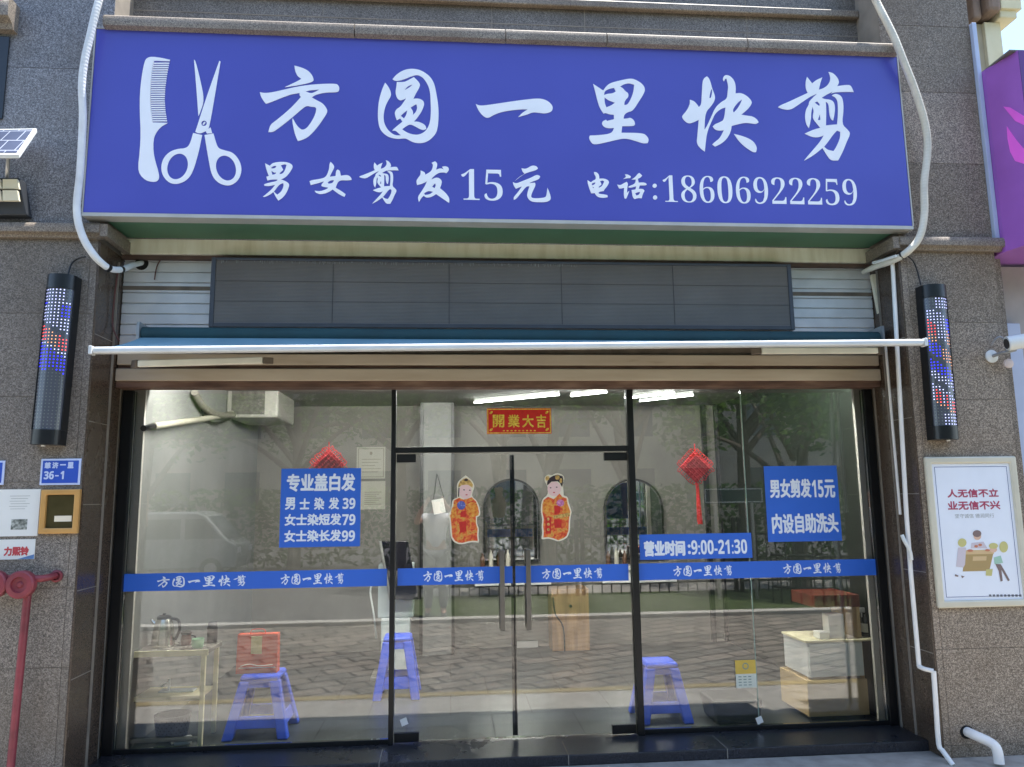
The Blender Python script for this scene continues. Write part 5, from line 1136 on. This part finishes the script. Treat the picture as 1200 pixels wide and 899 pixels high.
# house number plates
m_pb = mat('plate_blue', '#2b52b8', 0.35, var=0.06); m_pw = mat('plate_border', '#c3d0f0', 0.35, var=0.03)
def plate(box, label, txt):
    x0, x1, z0, z1 = rect_px(box, YW-.012); t = thing('house_number_plate', label, 'plate', ((x0+x1)/2, YW, z0), 'blue house number plates')
    MB().box(x0, x1, YW-.010, YW-.001, z0, z1).build('border', m_pw, t, bevel=.002); d = .012
    MB().box(x0+d, x1-d, YW-.0115, YW-.0101, z0+d, z1-d).build('field', m_pb, t)
    if txt:
        b = MB(); w_, h_ = x1-x0, z1-z0
        X = lambda u: x0+w_*u; Z = lambda v: z1-h_*v
        for i, ch in enumerate('慈济一里'):
            if ch == '一': b.box(X(.485), X(.63), YW-.0126, YW-.0118, Z(.26), Z(.21))
            else: put_text(b, ch, X(.10+.19*i), X(.255+.19*i), Z(.37), Z(.13), YW-.0118, .0022)
        put_text(b, sansb('36'), X(.10), X(.35), Z(.78), Z(.47), YW-.0118, .0012); b.box(X(.38), X(.47), YW-.0126, YW-.0118, Z(.67), Z(.625)); put_text(b, sansb('1'), X(.51), X(.60), Z(.78), Z(.47), YW-.0118, .0012)
        b.build('lettering', m_pw, t)
plate((47, 537.5, 94, 568.5), 'blue house number plate lettered in white above the gold picture frame', True)
plate((-42, 540, 4.5, 568.5), 'blue house number plate cut by the left edge of the view', False)
# notices
x0, x1, z0, z1 = rect_px((-4, 573.5, 45.5, 628.5), YW-.008)
t = thing('paper_notice', 'white printed notice with a small picture on the left pillar', 'notice', ((x0+x1)/2, YW, z0))
MB().box(x0, x1, YW-.006, YW-.001, z0, z1).build('sheet', mat('notice_white', '#e0e1dc', 0.5, var=0.03), t)
b = MB(); w_, h_ = x1-x0, z1-z0
for i in range(6): b.box(x0+w_*(.28+.03*(i % 2)), x1-w_*(.24+.05*(i % 3)), YW-.0068, YW-.0061, z1-h_*(.14+.055*i)-.002, z1-h_*(.14+.055*i))
b.build('print_lines', mat('grey_print', '#8f928e', 0.7, var=0), t)
MB().box(x0+w_*.36, x0+w_*.74, YW-.0068, YW-.0061, z0+h_*.14, z0+h_*.36).build('picture', ramp_mat('grey_photo', [(.35, '#3f4640'), (.5, '#767b74'), (.65, '#b9bdb6')], 45, 0.5, 4), t)
x0, x1, z0, z1 = rect_px((-40, 632.5, 40.5, 656), YW-.008)
t = thing('paper_banner', 'white strip notice with red characters under the printed notice', 'notice', ((x0+x1)/2, YW, z0))
MB().box(x0, x1, YW-.006, YW-.001, z0, z1).build('sheet', MATS['notice_white'], t)
b = MB(); text_px(b, '力熙铃', (4.5, 640.5, 34, 651.5), YW-.0065, .0028); b.build('lettering', mat('faded_red_ink', '#c4474c', 0.6, var=.1), t)
b = MB(); w_, h_ = x1-x0, z1-z0; b.prism([(x1-w_*.25, z0+.001), (x1-.001, z0+.001), (x1-.001, z0+h_*.24)], YW-.0066, YW-.0061); b.build('blue_corner', mat('pale_blue_print', '#5e86b6', 0.6, var=.15, scale=30), t)
x0, x1, z0, z1 = rect_px((46, 573.5, 92, 625.5), YW-.03)
t = thing('picture_frame', 'small gold framed dark notice board under the house number', 'frame', ((x0+x1)/2, YW, z0))
fw = .032
b = MB(); b.prism([(x0, z0), (x1, z0), (x1, z1), (x0, z1)], YW-.03, YW-.001, [[(x0+fw, z0+fw), (x1-fw, z0+fw), (x1-fw, z1-fw), (x0+fw, z1-fw)]]); b.build('moulded_frame', mat('gold_paint', '#c99a5a', 0.35, 0.2, var=.08), t, bevel=.006)
MB().box(x0+fw+.0002, x1-fw-.0002, YW-.012, YW-.001, z0+fw+.0002, z1-fw-.0002).build('dark_panel', mat('olive_glass', '#4a4228', 0.08, var=.25, scale=8), t)
w_, h_ = x1-x0, z1-z0; MB().box(x0+w_*.36, x1-w_*.2, YW-.014, YW-.0122, z0+h_*.27, z0+h_*.40).build('paper_slip', mat('cream_paper', '#e6dcc4', 0.6), t)
# framed civic poster on the right pillar
YPo = YC-.03
x0, x1 = at(1092, 623, YPo).x, at(1200.5, 623, YPo).x; z1, z0 = at(1140, 535, YPo).z, at(1150, 712, YPo).z
t = thing('framed_poster', 'white framed civic poster with red slogan and market stall drawing on the right pillar', 'poster', ((x0+x1)/2, YC, z0))
fw = .045
b = MB(); b.prism([(x0, z0), (x1, z0), (x1, z1), (x0, z1)], YPo, YC-.001, [[(x0+fw, z0+fw), (x1-fw, z0+fw), (x1-fw, z1-fw), (x0+fw, z1-fw)]]); b.build('frame', mat('champagne_frame', '#cbc6b4', 0.4, 0.15, var=.06), t, bevel=.01)
MB().box(x0+fw+.0002, x1-fw-.0002, YC-.016, YC-.002, z0+fw+.0002, z1-fw-.0002).build('sheet', mat('poster_paper', '#e2e7f0', 0.35, var=.03), t)
YQ = YC-.0165
b = MB(); d = fw+.02
for (a_, c_, e_, f_) in ((x0+d, x1-d, z1-d-.003, z1-d), (x0+d, x1-d, z0+d, z0+d+.003), (x0+d, x0+d+.003, z0+d+.0031, z1-d-.0031), (x1-d-.003, x1-d, z0+d+.0031, z1-d-.0031)): b.box(a_, c_, YQ-.0004, YQ+.0002, e_, f_)
b.build('border_line', mat('navy_ink', '#3a4a86', 0.6, var=0), t)
b = MB(); text_px(b, '人无信不立', (1110, 573, 1170, 583), YQ, .0022); text_px(b, '业无信不兴', (1110.5, 587, 1172, 597.5), YQ, .0022); b.build('slogan', mat('wine_red_ink', '#a8405c', 0.6, var=0), t)
b = MB(); text_px(b, '坚守诚信 德润同行', (1119, 602, 1165, 607), YQ); b.build('subtitle', mat('grey_print', '#8f928e'), t)
b = MB()
for i in range(9): q = at(1159+i*4.4, 698, YQ); b.box(q.x, q.x+.016, YQ-.0004, YQ+.0002, q.z-.007, q.z+.007)
b.build('footer_print', mat('grey_print2', '#6c7078', 0.7, var=0), t)
f = lambda p: (lambda q: (q.x, q.z))(at(1090+p[0]/6.42, 560+p[1]/6.42, YQ))
def art(name, m, polys, k_):
    b = MB()
    for pl_ in polys: b.prism([f(p) for p in pl_], YQ-.0004-.0003*k_, YQ-.0002*k_+.0001)
    b.build(name, m, t)
art('stall_drawing', mat('poster_tan', '#a98f5e', .6, var=.03), [[(258, 575), (475, 570), (445, 700), (245, 705)]], 0)
art('stall_top', mat('poster_buff', '#cdb083', .6, var=.03), [[(262, 545), (480, 540), (480, 572), (258, 577)], [(322, 592), (425, 590), (422, 622), (320, 625)]], 1)
art('figure_skin', mat('poster_skin', '#d8b49c', .6, var=0), [ell(355, 440, 28, 28), ell(475, 540, 28, 22)], 2)
art('figure_cloth', mat('poster_pale_cloth', '#c9bfc6', .6, var=0), [[(210, 525), (270, 525), (262, 650), (250, 675), (195, 668)], [(310, 490), (400, 480), (430, 530), (305, 530)]], 3)
art('figure_green', mat('poster_green', '#9dc3ae', .6, var=0), [[(478, 600), (530, 585), (548, 640), (485, 650)]], 2)
art('figure_hair', mat('poster_brown', '#7d6a66', .6, var=0), [ell(352, 420, 32, 26), [(188, 725), (212, 735), (210, 745), (185, 740)], [(232, 735), (258, 742), (240, 755)], [(490, 648), (530, 650), (545, 775), (530, 780), (515, 700)], [(530, 650), (560, 700), (598, 770), (585, 778), (535, 690)]], 4)
art('figure_blond', mat('poster_ochre', '#c2bb7a', .6, var=0), [ell(240, 488, 32, 32), ell(475, 512, 34, 22), ell(552, 520, 32, 42), [(420, 690), (470, 685), (462, 738), (418, 735)]], 5)
art('fruit', mat('poster_fruit', '#c07a5c', .6, var=0), [ell(345, 515, 14, 10), ell(375, 505, 14, 10), ell(300, 548, 22, 10), ell(430, 545, 18, 9)], 6)
# solar floodlight at the left edge
t = thing('solar_floodlight', 'solar floodlight with a tilted white framed panel above a lamp head at the left edge', 'lamp', at(5, 252, -.56))
P = [at(-45, 181, -.86), at(22, 181, -.86), at(43, 150.5, -.62), at(-28, 151.5, -.62)]
dn = Vector((0, .012, -.02))
def quadbox(mb, P, d): mb.hexa([p+d for p in P]+list(P))
b = MB(); quadbox(b, P, dn); b.build('panel_frame', m_wp, t, bevel=.003)
cen = sum(P, Vector())/4; up_ = (P[1]-P[0]).cross(P[3]-P[0]).normalized()
Pi = [cen+(p-cen)*.9+up_*.003 for p in P]
b = MB(); b.hexa([p-up_*.002 for p in Pi]+Pi); b.build('solar_cells', bricks('solar_cell', '#4a5268', '#525a70', '#a9b0bf', .09, .09, .003, .12), t)
b = MB(); b.tube(path([(10, 182, -.74), (9, 196, -.66), (8, 212, -.6)]), .012, 10); b.build('arm', m_stl, t, smooth=True)
Ph = [at(-30, 252, -.58), at(31, 252, -.58), at(22, 208, -.64), at(-30, 208, -.64)]
b = MB(); b.hexa([Ph[0], Ph[1], Ph[1]+Vector((0, .07, 0)), Ph[0]+Vector((0, .07, 0)), Ph[3], Ph[2], Ph[2]+Vector((0, .09, 0)), Ph[3]+Vector((0, .09, 0))]); b.build('lamp_head', mat('anthracite_cast', '#3a3d42', .45, .3, var=.1), t, bevel=.006)
b = MB()
for (u0, u1) in ((-20, 1), (3, 21)):
    for (v0, v1) in ((210, 221), (223, 235)): 
        Q = [at(u0, v1, -.645), at(u1+1, v1, -.645), at(u1-1, v0, -.655), at(u0, v0, -.655)]; b.hexa([Q[0], Q[1], Q[1]+Vector((0, .02, 0)), Q[0]+Vector((0, .02, 0)), Q[3], Q[2], Q[2]+Vector((0, .02, 0)), Q[3]+Vector((0, .02, 0))])
b.build('light_lens', mat('lens_cream', '#ddd6bd', .3, var=.05), t)
# security camera at the right edge
q = at(1161, 418, YC-.0); t = thing('security_camera', 'white bullet security camera on a round bracket at the right pillar edge', 'camera', q)
b = MB(); b.lathe([(.042, 0), (.044, .012), (.03, .02), (.001, .022)], (q.x, YC-.001, q.z), 24, axis='y'); b.build('base', m_wp, t, smooth=True)
b = MB(); b.tube([Vector((q.x, YC-.02, q.z)), Vector((q.x+.02, YC-.07, q.z+.01)), at(1178, 413, YC-.12), at(1190, 410, YC-.12)], .011, 10); b.build('arm', mat('grey_arm', '#8f9092', .4, .3, var=.05), t, smooth=True)
a_, c_ = at(1180, 403, YC-.14), at(1222, 396, YC-.2)
b = MB(); b.cyl(a_, c_, .048, n=20); b.build('body', m_wp, t, smooth=True)
b = MB(); dd = (c_-a_).normalized(); b.cyl(a_-dd*.006, a_-dd*.001, .034, n=20); b.build('lens', m_black, t)
b = MB(); q2 = at(1182, 426, YC-.05); b.lathe([(.03, 0), (.032, .015), (.02, .022), (.001, .023)], (q2.x, YC-.04, q2.z), 18, axis='y'); b.build('junction_box', mat('pinkish_white', '#cdbfbb', .5, var=.05), t, smooth=True)
b = MB(); b.tube(path([(1162, 405, -.53), (1166, 398, -.55), (1172, 395, -.56), (1178, 399, -.56)]), .007, 8); b.build('cable', mat('grey_arm', '#8f9092'), t, smooth=True)

# ================================================================== NEXT DOOR, RIGHT
nb = thing('neighbour_shop', 'pale neighbouring shopfront past the right pillar under the purple sign', 'building', (4.6, 0, 0))
MB().box(3.737, 7.5, -.30, .9, 0, 3.22).build('wall', mat('pale_cladding', '#a8a4a0', .6, var=.1), nb)
MB().box(at(1176, 420, -.33).x, at(1196, 420, -.33).x, -.36, -.301, .1, at(1185, 380, -.33).z).build('door_frame', mat('blue_white_frame', '#b9c4dc', .35, var=.05), nb, bevel=.004)
MB().box(at(1197, 420, -.33).x, 7.4, -.34, -.302, .1, at(1185, 440, -.33).z).build('window', mat('pale_window', '#8fa3a8', .08, var=.15), nb)
MB().box(3.737, 3.79, YC+.02, -.301, 0, 3.22).build('stone_return', m_gr_r, nb)
x0 = .7955*(DG-.56)
pz0, pz1 = ZC+.3407*(DG-.56), ZC+.6222*(DG-.56)
ps = thing('purple_sign', 'purple box sign with a pink swoosh cut by the right edge', 'sign', (x0+.8, -.6, pz0))
m_pur = mat('purple_acrylic', '#9a5cb4', .35, var=.1, scale=3)
MB().box(x0+.01, x0+2.19, -.79, -.03, pz1+.0005, pz1+.012).build('bounce_cap', mat('neutral_bounce_grey', '#6f6d68', .8, var=.15), ps)  # added grey lid, unseen from below, keeps purple bounce off the pilaster
PL = [(x0, -.56), (x0+.06, -.80), (x0+2.2, -.80), (x0+2.2, -.02), (x0, -.02)]
MB().add([(p[0], p[1], pz0) for p in PL]+[(p[0], p[1], pz1) for p in PL], [(4, 3, 2, 1, 0), (5, 6, 7, 8, 9)]+[(i, (i+1) % 5, 5+(i+1) % 5, 5+i) for i in range(5)]).build('box', m_pur, ps)
b = MB(); b.hexa([(x0+.0605, -.803, pz0-.002), (x0+2.2, -.803, pz0-.002), (x0+2.2, -.8005, pz0-.002), (x0+.0605, -.8005, pz0-.002), (x0+.0605, -.803, pz1), (x0+2.2, -.803, pz1), (x0+2.2, -.8005, pz1), (x0+.0605, -.8005, pz1)]); b.build('front_face', mat('deep_purple_face', '#5a2a78', .3, var=.1), ps)
def onside(px, py):     # point on the sign's left side face, a plane through (x0,-.56) and (x0+.06,-.80)
    d = ray(px, py); n_ = Vector((.24, .06, 0)); t_ = (n_.dot(Vector((x0, -.56, 0))-CAMP))/n_.dot(d); return CAMP+d*t_
sw = [[(1176, 125), (1184, 126), (1203, 138), (1203, 148), (1190, 142)], [(1180, 148), (1185, 155), (1192, 165), (1203, 178), (1203, 193), (1190, 189), (1184, 178), (1181, 163)]]
b = MB()
for S2 in sw:
    Q = [onside(*p) for p in S2]; nn = Vector((-.24, -.06, 0)).normalized(); n = len(Q); b.add([p+nn*.003 for p in Q]+[p+nn*.0003 for p in Q], [tuple(range(n)), tuple(reversed(range(n, 2*n)))]+[(i, n+i, n+(i+1) % n, (i+1) % n) for i in range(n)])
b.build('pink_swoosh', mat('pink_acrylic', '#ee66dc', .35, var=.06), ps)
MB().box(3.737, x0-.002, YC-.03, YC+.2, pz0+.06, at(1137, 26, YC-.03).z).build('side_trim', mat('pale_blue_trim', '#b4bfd8', .4, var=.05), ps, bevel=.003)
# cream corner pilaster above it
cp = thing('cream_pilaster', 'sunlit cream pilaster with a stepped cornice at the top right corner', 'pilaster', (4.2, -.2, 4.5))
m_cr = ramp_mat('cream_render', [(0.3, '#dccfa6'), (0.6, '#ebdfba'), (0.8, '#f0e6c8')], 4, .8, 5)
yp = -.25
zc0 = at(1160, 26, yp).z
MB().box(at(1149, 60, yp).x, at(1157, 60, yp).x, yp+.03, .3, 4.3, zc0).build('shaft', mat('grey_cream', '#b8ab8e', .8, var=.1), cp)
MB().box(at(1157, 60, yp).x+.001, at(1176, 60, yp).x, yp, .3, 4.3, zc0-.0).build('shaft', m_cr, cp, bevel=.004)
MB().box(at(1136, 10, yp).x, at(1146, 10, yp).x, yp-.04, .3, zc0+.002, 6.5).build('bracket', mat('stone_brown', '#8a7462', .7, var=.2), cp, bevel=.02)
MB().box(at(1147.5, 10, yp).x, at(1163, 10, yp).x, yp-.10, .3, zc0+.03, 6.5).build('bracket', MATS['stone_brown'], cp, bevel=.03)
MB().box(at(1164, 10, yp).x, at(1184, 10, yp).x, yp-.06, .3, zc0-.0+.001, at(1164, -10, yp).z).build('cornice', m_cr, cp, bevel=.01)
MB().box(at(1164, 10, yp).x, at(1188, 10, yp).x, yp-.08, .3, at(1180, 18, yp).z, 6.5).build('cornice_step', m_cr, cp, bevel=.006)

# ================================================================== BEHIND THE CAMERA (seen mirrored in the glass)
m_iron = mat('black_iron', '#1c1d1f', .5, .4, var=.1)
def fence(x0, x1, y, label):
    t = thing('iron_fence', label, 'fence', ((x0+x1)/2, y, 0), 'iron fence behind the lawn')
    for z in (.18, .95): MB().box(x0, x1, y-.015, y+.015, z, z+.035).build('rail', m_iron, t)
    b = MB(); n = int((x1-x0)/.16)
    for i in range(n+1):
        xx = x0+(x1-x0)*i/n; b.box(xx-.009, xx+.009, y-.028, y-.0152, 0, 1.2); 
    b.build('pickets', m_iron, t)
    for xx in (x0, x1): MB().box(xx-.03, xx+.03, y-.03+.048, y+.03+.048, 0, 1.25).build('post', m_iron, t)
for i in range(6): fence(-.5+2.7*i, 2.1+2.7*i, -7.65, 'black iron fence panel behind the lawn, mirrored in the glass')
m_leaf = [ramp_mat('leaf_dark', [(.3, '#2f4a20'), (.7, '#456634')], 2, .6), ramp_mat('leaf_mid', [(.3, '#3c5b25'), (.7, '#557a34')], 2, .6), ramp_mat('leaf_light', [(.3, '#5a7c34'), (.7, '#7d9c48')], 2, .6)]
for m_ in m_leaf:
    n = m_.node_tree.nodes; l = m_.node_tree.links; b_ = n['Principled BSDF']; tr_ = n.new('ShaderNodeBsdfTranslucent'); mx_ = n.new('ShaderNodeMixShader'); mx_.inputs[0].default_value = .4
    src = b_.inputs['Base Color'].links[0].from_socket; l.new(src, tr_.inputs[0]); l.new(b_.outputs[0], mx_.inputs[1]); l.new(tr_.outputs[0], mx_.inputs[2]); l.new(mx_.outputs[0], n['Material Output'].inputs[0])
m_bark = mat('bark', '#5d5248', .9, var=.3, scale=9, bump=.4, bscale=30)
def tree(x, y, h, cr, label, nleaf=4500):
    t = thing('street_tree', label, 'tree', (x, y, 0), 'street trees across the plaza')
    b = MB(); top = Vector((x+random.uniform(-.3, .3), y, h*.62)); b.tube([(x, y, 0), (x+.05, y, h*.2), top], [.16, .13, .07], 10)
    limbs = []
    for i in range(7):
        a = 6.28*i/7+random.uniform(-.3, .3); s = Vector((x, y, h*random.uniform(.25, .5))); e = Vector((x+cr*.75*math.cos(a), y+cr*.75*math.sin(a), h*random.uniform(.5, .85)))
        b.tube([s, s.lerp(e, .5)+Vector((0, 0, .2)), e], [.07, .045, .02], 7); limbs.append(e)
    b.build('trunk', m_bark, t, smooth=True)
    b = MB(); cl = [e+Vector((random.uniform(-.4, .4), random.uniform(-.4, .4), random.uniform(-.2, .5))) for e in limbs for _ in (0, 1)]+[top+Vector((random.uniform(-.8, .8), random.uniform(-.8, .8), random.uniform(0, h*.3))) for _ in range(6)]
    for i in range(nleaf):
        c = random.choice(cl); rr = cr*.34*random.random()**.5
        d = Vector((random.gauss(0, 1), random.gauss(0, 1), random.gauss(0, .8))).normalized(); p = c+d*rr; s = random.uniform(.05, .11)
        u = Vector((random.gauss(0, 1), random.gauss(0, 1), random.gauss(0, .6))).normalized(); v = u.orthogonal().normalized()
        b.mi = random.choice((0, 0, 1, 1, 2)); b.add([p-u*s, p-v*s*.5, p+u*s, p+v*s*.5], [(0, 1, 2, 3)])
    b.build('crown', m_leaf, t); return t
tr = [tree(1.0, -9.6, 5.6, 2.3, 'leafy street tree behind the fence, mirrored in the shop glass'), tree(6.2, -8.2, 5.2, 2.2, 'leafy street tree behind the fence, mirrored in the shop glass'), tree(-3.4, -12.0, 6.0, 2.4, 'leafy street tree behind the fence, mirrored in the shop glass')]
for k_, (xx, yy, sc_, rz) in enumerate(((4.0, -12.0, 1.1, 1.0), (9.5, -10.5, 1.15, 2.0), (8.0, -15, 1.5, 3.0), (13, -13, 1.4, 4.1), (-7.5, -14, 1.3, 5.0), (-1.5, -17, 1.6, .5), (3.0, -18, 1.7, 2.6), (-12, -16, 1.5, 1.7))):
    c = copy_tree(tr[k_ % 3]); c.location = (xx, yy, 0 if yy > -12.8 else -.5); c.rotation_euler = (0, 0, rz); c.scale = (sc_,)*3
hd = MB()
for i in range(9000):
    p = Vector((random.uniform(-16, 18), random.uniform(-20.6, -19.6), random.uniform(-.45, 2.0))); s = random.uniform(.08, .16)
    u = Vector((random.gauss(0, 1), random.gauss(0, 1), random.gauss(0, .7))).normalized(); v = u.orthogonal().normalized(); hd.mi = random.choice((0, 0, 1)); hd.add([p-u*s, p-v*s*.6, p+u*s, p+v*s*.6], [(0, 1, 2, 3)])
tag(hd.build('hedge', m_leaf), 'long dark hedge across the street', 'hedge', kind='stuff')
ab = thing('apartment_block', 'pale apartment block across the street, added to block the sky in the glass', 'building', (0, -30, 0))  # added at this height to keep bright sky out of the reflections
MB().box(-30, 34, -40, -30, -.499, 13).build('wall', mat('apartment_wall', '#a59a8a', .85, var=.1, scale=.5), ab)
m_win = mat('far_window', '#39434a', .1, var=.1)
w0 = None
for fl in range(4):
    for i in range(20):
        xx = -28+3*i; zz_ = 1.4+3*fl
        if w0 is None: w0 = MB().box(xx, xx+1.5, -30.06, -29.97, zz_, zz_+1.5).build('window', m_win, ab); base = Vector((xx, 0, zz_))
        else:
            c = w0.copy(); COL.objects.link(c); c.parent = ab; c.location = w0.location+Vector((xx-base.x, 0, zz_-base.z))
# parked white van
vx, vy = -7.9, -17.6
vn = thing('parked_van', 'small white van parked across the plaza, mirrored in the left window', 'van', (vx, vy, 0)); vn.location.z = -.5
m_van = mat('van_white', '#8d9190', .25, var=.04, coat=.5); m_tyre = mat('tyre_rubber', '#17181a', .8, var=.1)
prof = [(-2.0, .32), (2.0, .32), (2.05, .6), (2.0, .95), (1.75, 1.08), (1.15, 1.75), (.9, 1.85), (-1.9, 1.85), (-2.02, 1.7), (-2.05, .6)]
b = MB(); b.prism([(vx+p[0], p[1]) for p in prof], vy-.8, vy+.8); b.build('body', m_van, vn, bevel=.05)
for yy in (vy+.801, vy-.806):
    for poly in ([(1.62, 1.12), (1.12, 1.66), (.62, 1.66), (.62, 1.12)], [(.5, 1.12), (.5, 1.66), (-.6, 1.66), (-.6, 1.12)], [(-.75, 1.12), (-.75, 1.66), (-1.8, 1.66), (-1.8, 1.12)]):
        b = MB(); b.prism([(vx+p[0], p[1]) for p in poly], yy, yy+.005); b.build('side_window', m_win, vn)
for xx in (-1.3, 1.35):
    for yy in (vy-.82, vy+.64):
        b = MB(); b.cyl((vx+xx, yy, .3), (vx+xx, yy+.18, .3), .30, n=24); wh = b.build('wheel', m_tyre, vn, smooth=True)
        b = MB(); b.cyl((vx+xx, yy-.004, .3), (vx+xx, yy+.184, .3), .17, n=20); b.build('rim', m_stl, wh, smooth=True)
for yy in (vy-.6, vy+.6):
    b = MB(); b.box(vx+2.02, vx+2.06, yy-.14, yy+.14, .72, .88); b.build('headlight', m_wp, vn, bevel=.02)
b = MB(); b.hexa([(vx+1.76, vy-.7, 1.1), (vx+1.79, vy-.7, 1.1), (vx+1.79, vy+.7, 1.1), (vx+1.76, vy+.7, 1.1), (vx+1.16, vy-.66, 1.72), (vx+1.19, vy-.66, 1.735), (vx+1.19, vy+.66, 1.735), (vx+1.16, vy+.66, 1.72)]); b.build('windscreen', m_win, vn)

# street name board, low curved railing and the photographer, all mirrored in the glass
t = thing('street_sign', 'dark street name board with a white border on two posts, mirrored in the right window', 'sign', (4.5, -6.7, 0))
MB().box(4.02, 4.98, -6.72, -6.70, 1.50, 1.74).build('board', mat('board_green', '#2a4a44', .4, var=.05), t)
b = MB()
for (a_, c_, e_, f_) in ((4.03, 4.97, 1.715, 1.73), (4.03, 4.97, 1.51, 1.525), (4.03, 4.045, 1.5251, 1.7149), (4.955, 4.97, 1.5251, 1.7149)): b.box(a_, c_, -6.699, -6.695, e_, f_)
b.build('white_border', m_wp, t)
for xx in (4.2, 4.8): MB().box(xx-.02, xx+.02, -6.76, -6.7205, 0, 1.6).build('post', m_stl, t)
t = thing('curved_railing', 'low curved black railing round a planter, mirrored in the right window', 'railing', (6.4, -6.4, 0))
arc = lambda z, n=22: [(6.4+1.7*math.cos(math.pi*(.15+.7*i/n)+0), -6.9+1.3*math.sin(math.pi*(.15+.7*i/n)), z) for i in range(n+1)]
for z in (.25, .72): MB().tube(arc(z), .022, 8, 1).build('rail', m_iron, t, smooth=True)
b = MB()
for p in arc(0): b.cyl(p, (p[0], p[1], .72), .012, n=6)
b.build('pickets', m_iron, t)
def skin(name, V, E, Rd, m, parent, sub=2):
    me = bpy.data.meshes.new(name); o0 = WL[parent.name]
    me.from_pydata([tuple(Vector(v)+Vector((PX, 0, 0))-o0) for v in V], E, []); me.materials.append(m)
    bm = bmesh.new(); bm.from_mesh(me); bm.verts.layers.skin.verify(); bm.to_mesh(me); bm.free()
    o = bpy.data.objects.new(name, me); COL.objects.link(o); o.parent = parent; WL[o.name] = o0
    for i, r in enumerate(Rd):
        sv = me.skin_vertices[0].data[i]; sv.radius = r if isinstance(r, tuple) else (r, r); sv.use_root = i == 0
    k = o.modifiers.new('skin', 'SKIN'); k.use_smooth_shade = True
    q = o.modifiers.new('sub', 'SUBSURF'); q.levels = sub; q.render_levels = sub; return o
PY = -5.68
PX = -.2
ps_ = thing('person', 'person in white shirt and grey trousers holding up a phone, mirrored in the door', 'person', (PX, PY, .02))
m_sk = mat('skin_tone', '#c79a80', .5, var=.05); m_sh = mat('white_shirt', '#d8d8d6', .8, var=.06); m_tr = mat('grey_trousers', '#4a4a50', .85, var=.1); m_hr = mat('black_hair', '#1a1614', .5, var=.1)
V = [(0, PY, .93), (0, PY, 1.12), (0, PY, 1.33), (0, PY-.005, 1.42), (0, PY+.015, 1.49), (0, PY+.03, 1.58), (0, PY+.03, 1.67)]
Rd = [(.13, .10), (.12, .09), (.14, .10), (.09, .07), (.048, .05), (.074, .086), (.06, .07)]
E = [(0, 1), (1, 2), (2, 3), (3, 4), (4, 5), (5, 6)]
for s_ in (-1, 1):
    k = len(V); V += [(s_*.16, PY, 1.37), (s_*.28, PY+.12, 1.30), (s_*.20, PY+.26, 1.46), (s_*.125, PY+.32, 1.57), (s_*.105, PY+.335, 1.62)]; Rd += [.058, .043, .036, .026, (.02, .034)]
    E += [(2, k), (k, k+1), (k+1, k+2), (k+2, k+3), (k+3, k+4)]
    for f_ in range(4):
        h = len(V); V += [(s_*(.105-.002*f_), PY+.345, 1.645-.018*f_), (s_*(.098), PY+.362, 1.65-.018*f_), (s_*(.075-.004*f_), PY+.366, 1.652-.018*f_)]; Rd += [.009, .0085, .007]; E += [(k+4, h), (h, h+1), (h+1, h+2)]
    h = len(V); V += [(s_*.09, PY+.33, 1.60), (s_*.07, PY+.348, 1.597)]; Rd += [.010, .008]; E += [(k+4, h), (h, h+1)]
    k = len(V); V += [(s_*.09, PY, .88), (s_*.10, PY+.01, .48), (s_*.105, PY, .10), (s_*.11, PY+.05, .055), (s_*.12, PY+.15, .045)]; Rd += [.085, .06, .042, .038, .028]; E += [(0, k), (k, k+1), (k+1, k+2), (k+2, k+3), (k+3, k+4)]
skin('body', V, E, Rd, m_sk, ps_)
V = [(0, PY, .90), (0, PY, 1.12), (0, PY, 1.33), (0, PY-.005, 1.415)]; Rd = [(.152, .118), (.142, .108), (.158, .116), (.10, .082)]; E = [(0, 1), (1, 2), (2, 3)]
for s_ in (-1, 1):
    k = len(V); V += [(s_*.165, PY, 1.37), (s_*.235, PY+.07, 1.332)]; Rd += [.072, .062]; E += [(2, k), (k, k+1)]
skin('shirt', V, E, Rd, m_sh, ps_)
V = [(0, PY, .95)]; Rd = [(.145, .112)]; E = []
for s_ in (-1, 1):
    k = len(V); V += [(s_*.09, PY, .86), (s_*.10, PY+.01, .48), (s_*.105, PY, .12)]; Rd += [.098, .076, .062]; E += [(0, k), (k, k+1), (k+1, k+2)]
skin('trousers', V, E, Rd, m_tr, ps_)
skin('hair', [(0, PY+.005, 1.56), (0, PY-.005, 1.63), (0, PY+.02, 1.70)], [(0, 1), (1, 2)], [(.070, .07), (.084, .088), (.068, .072)], m_hr, ps_)
for s_ in (-1, 1): skin('shoe', [(s_*.105, PY-.03, .06), (s_*.112, PY+.06, .055), (s_*.122, PY+.17, .045)], [(0, 1), (1, 2)], [(.045, .04), (.045, .036), (.038, .024)], m_black, ps_)
b = MB(); b.box(PX-.08, PX+.08, -5.322, -5.313, 1.592, 1.668); ph = one(b, 'mobile_phone', m_black, 'slim black phone held up in both hands by the person behind the camera', 'phone', bevel=.003)
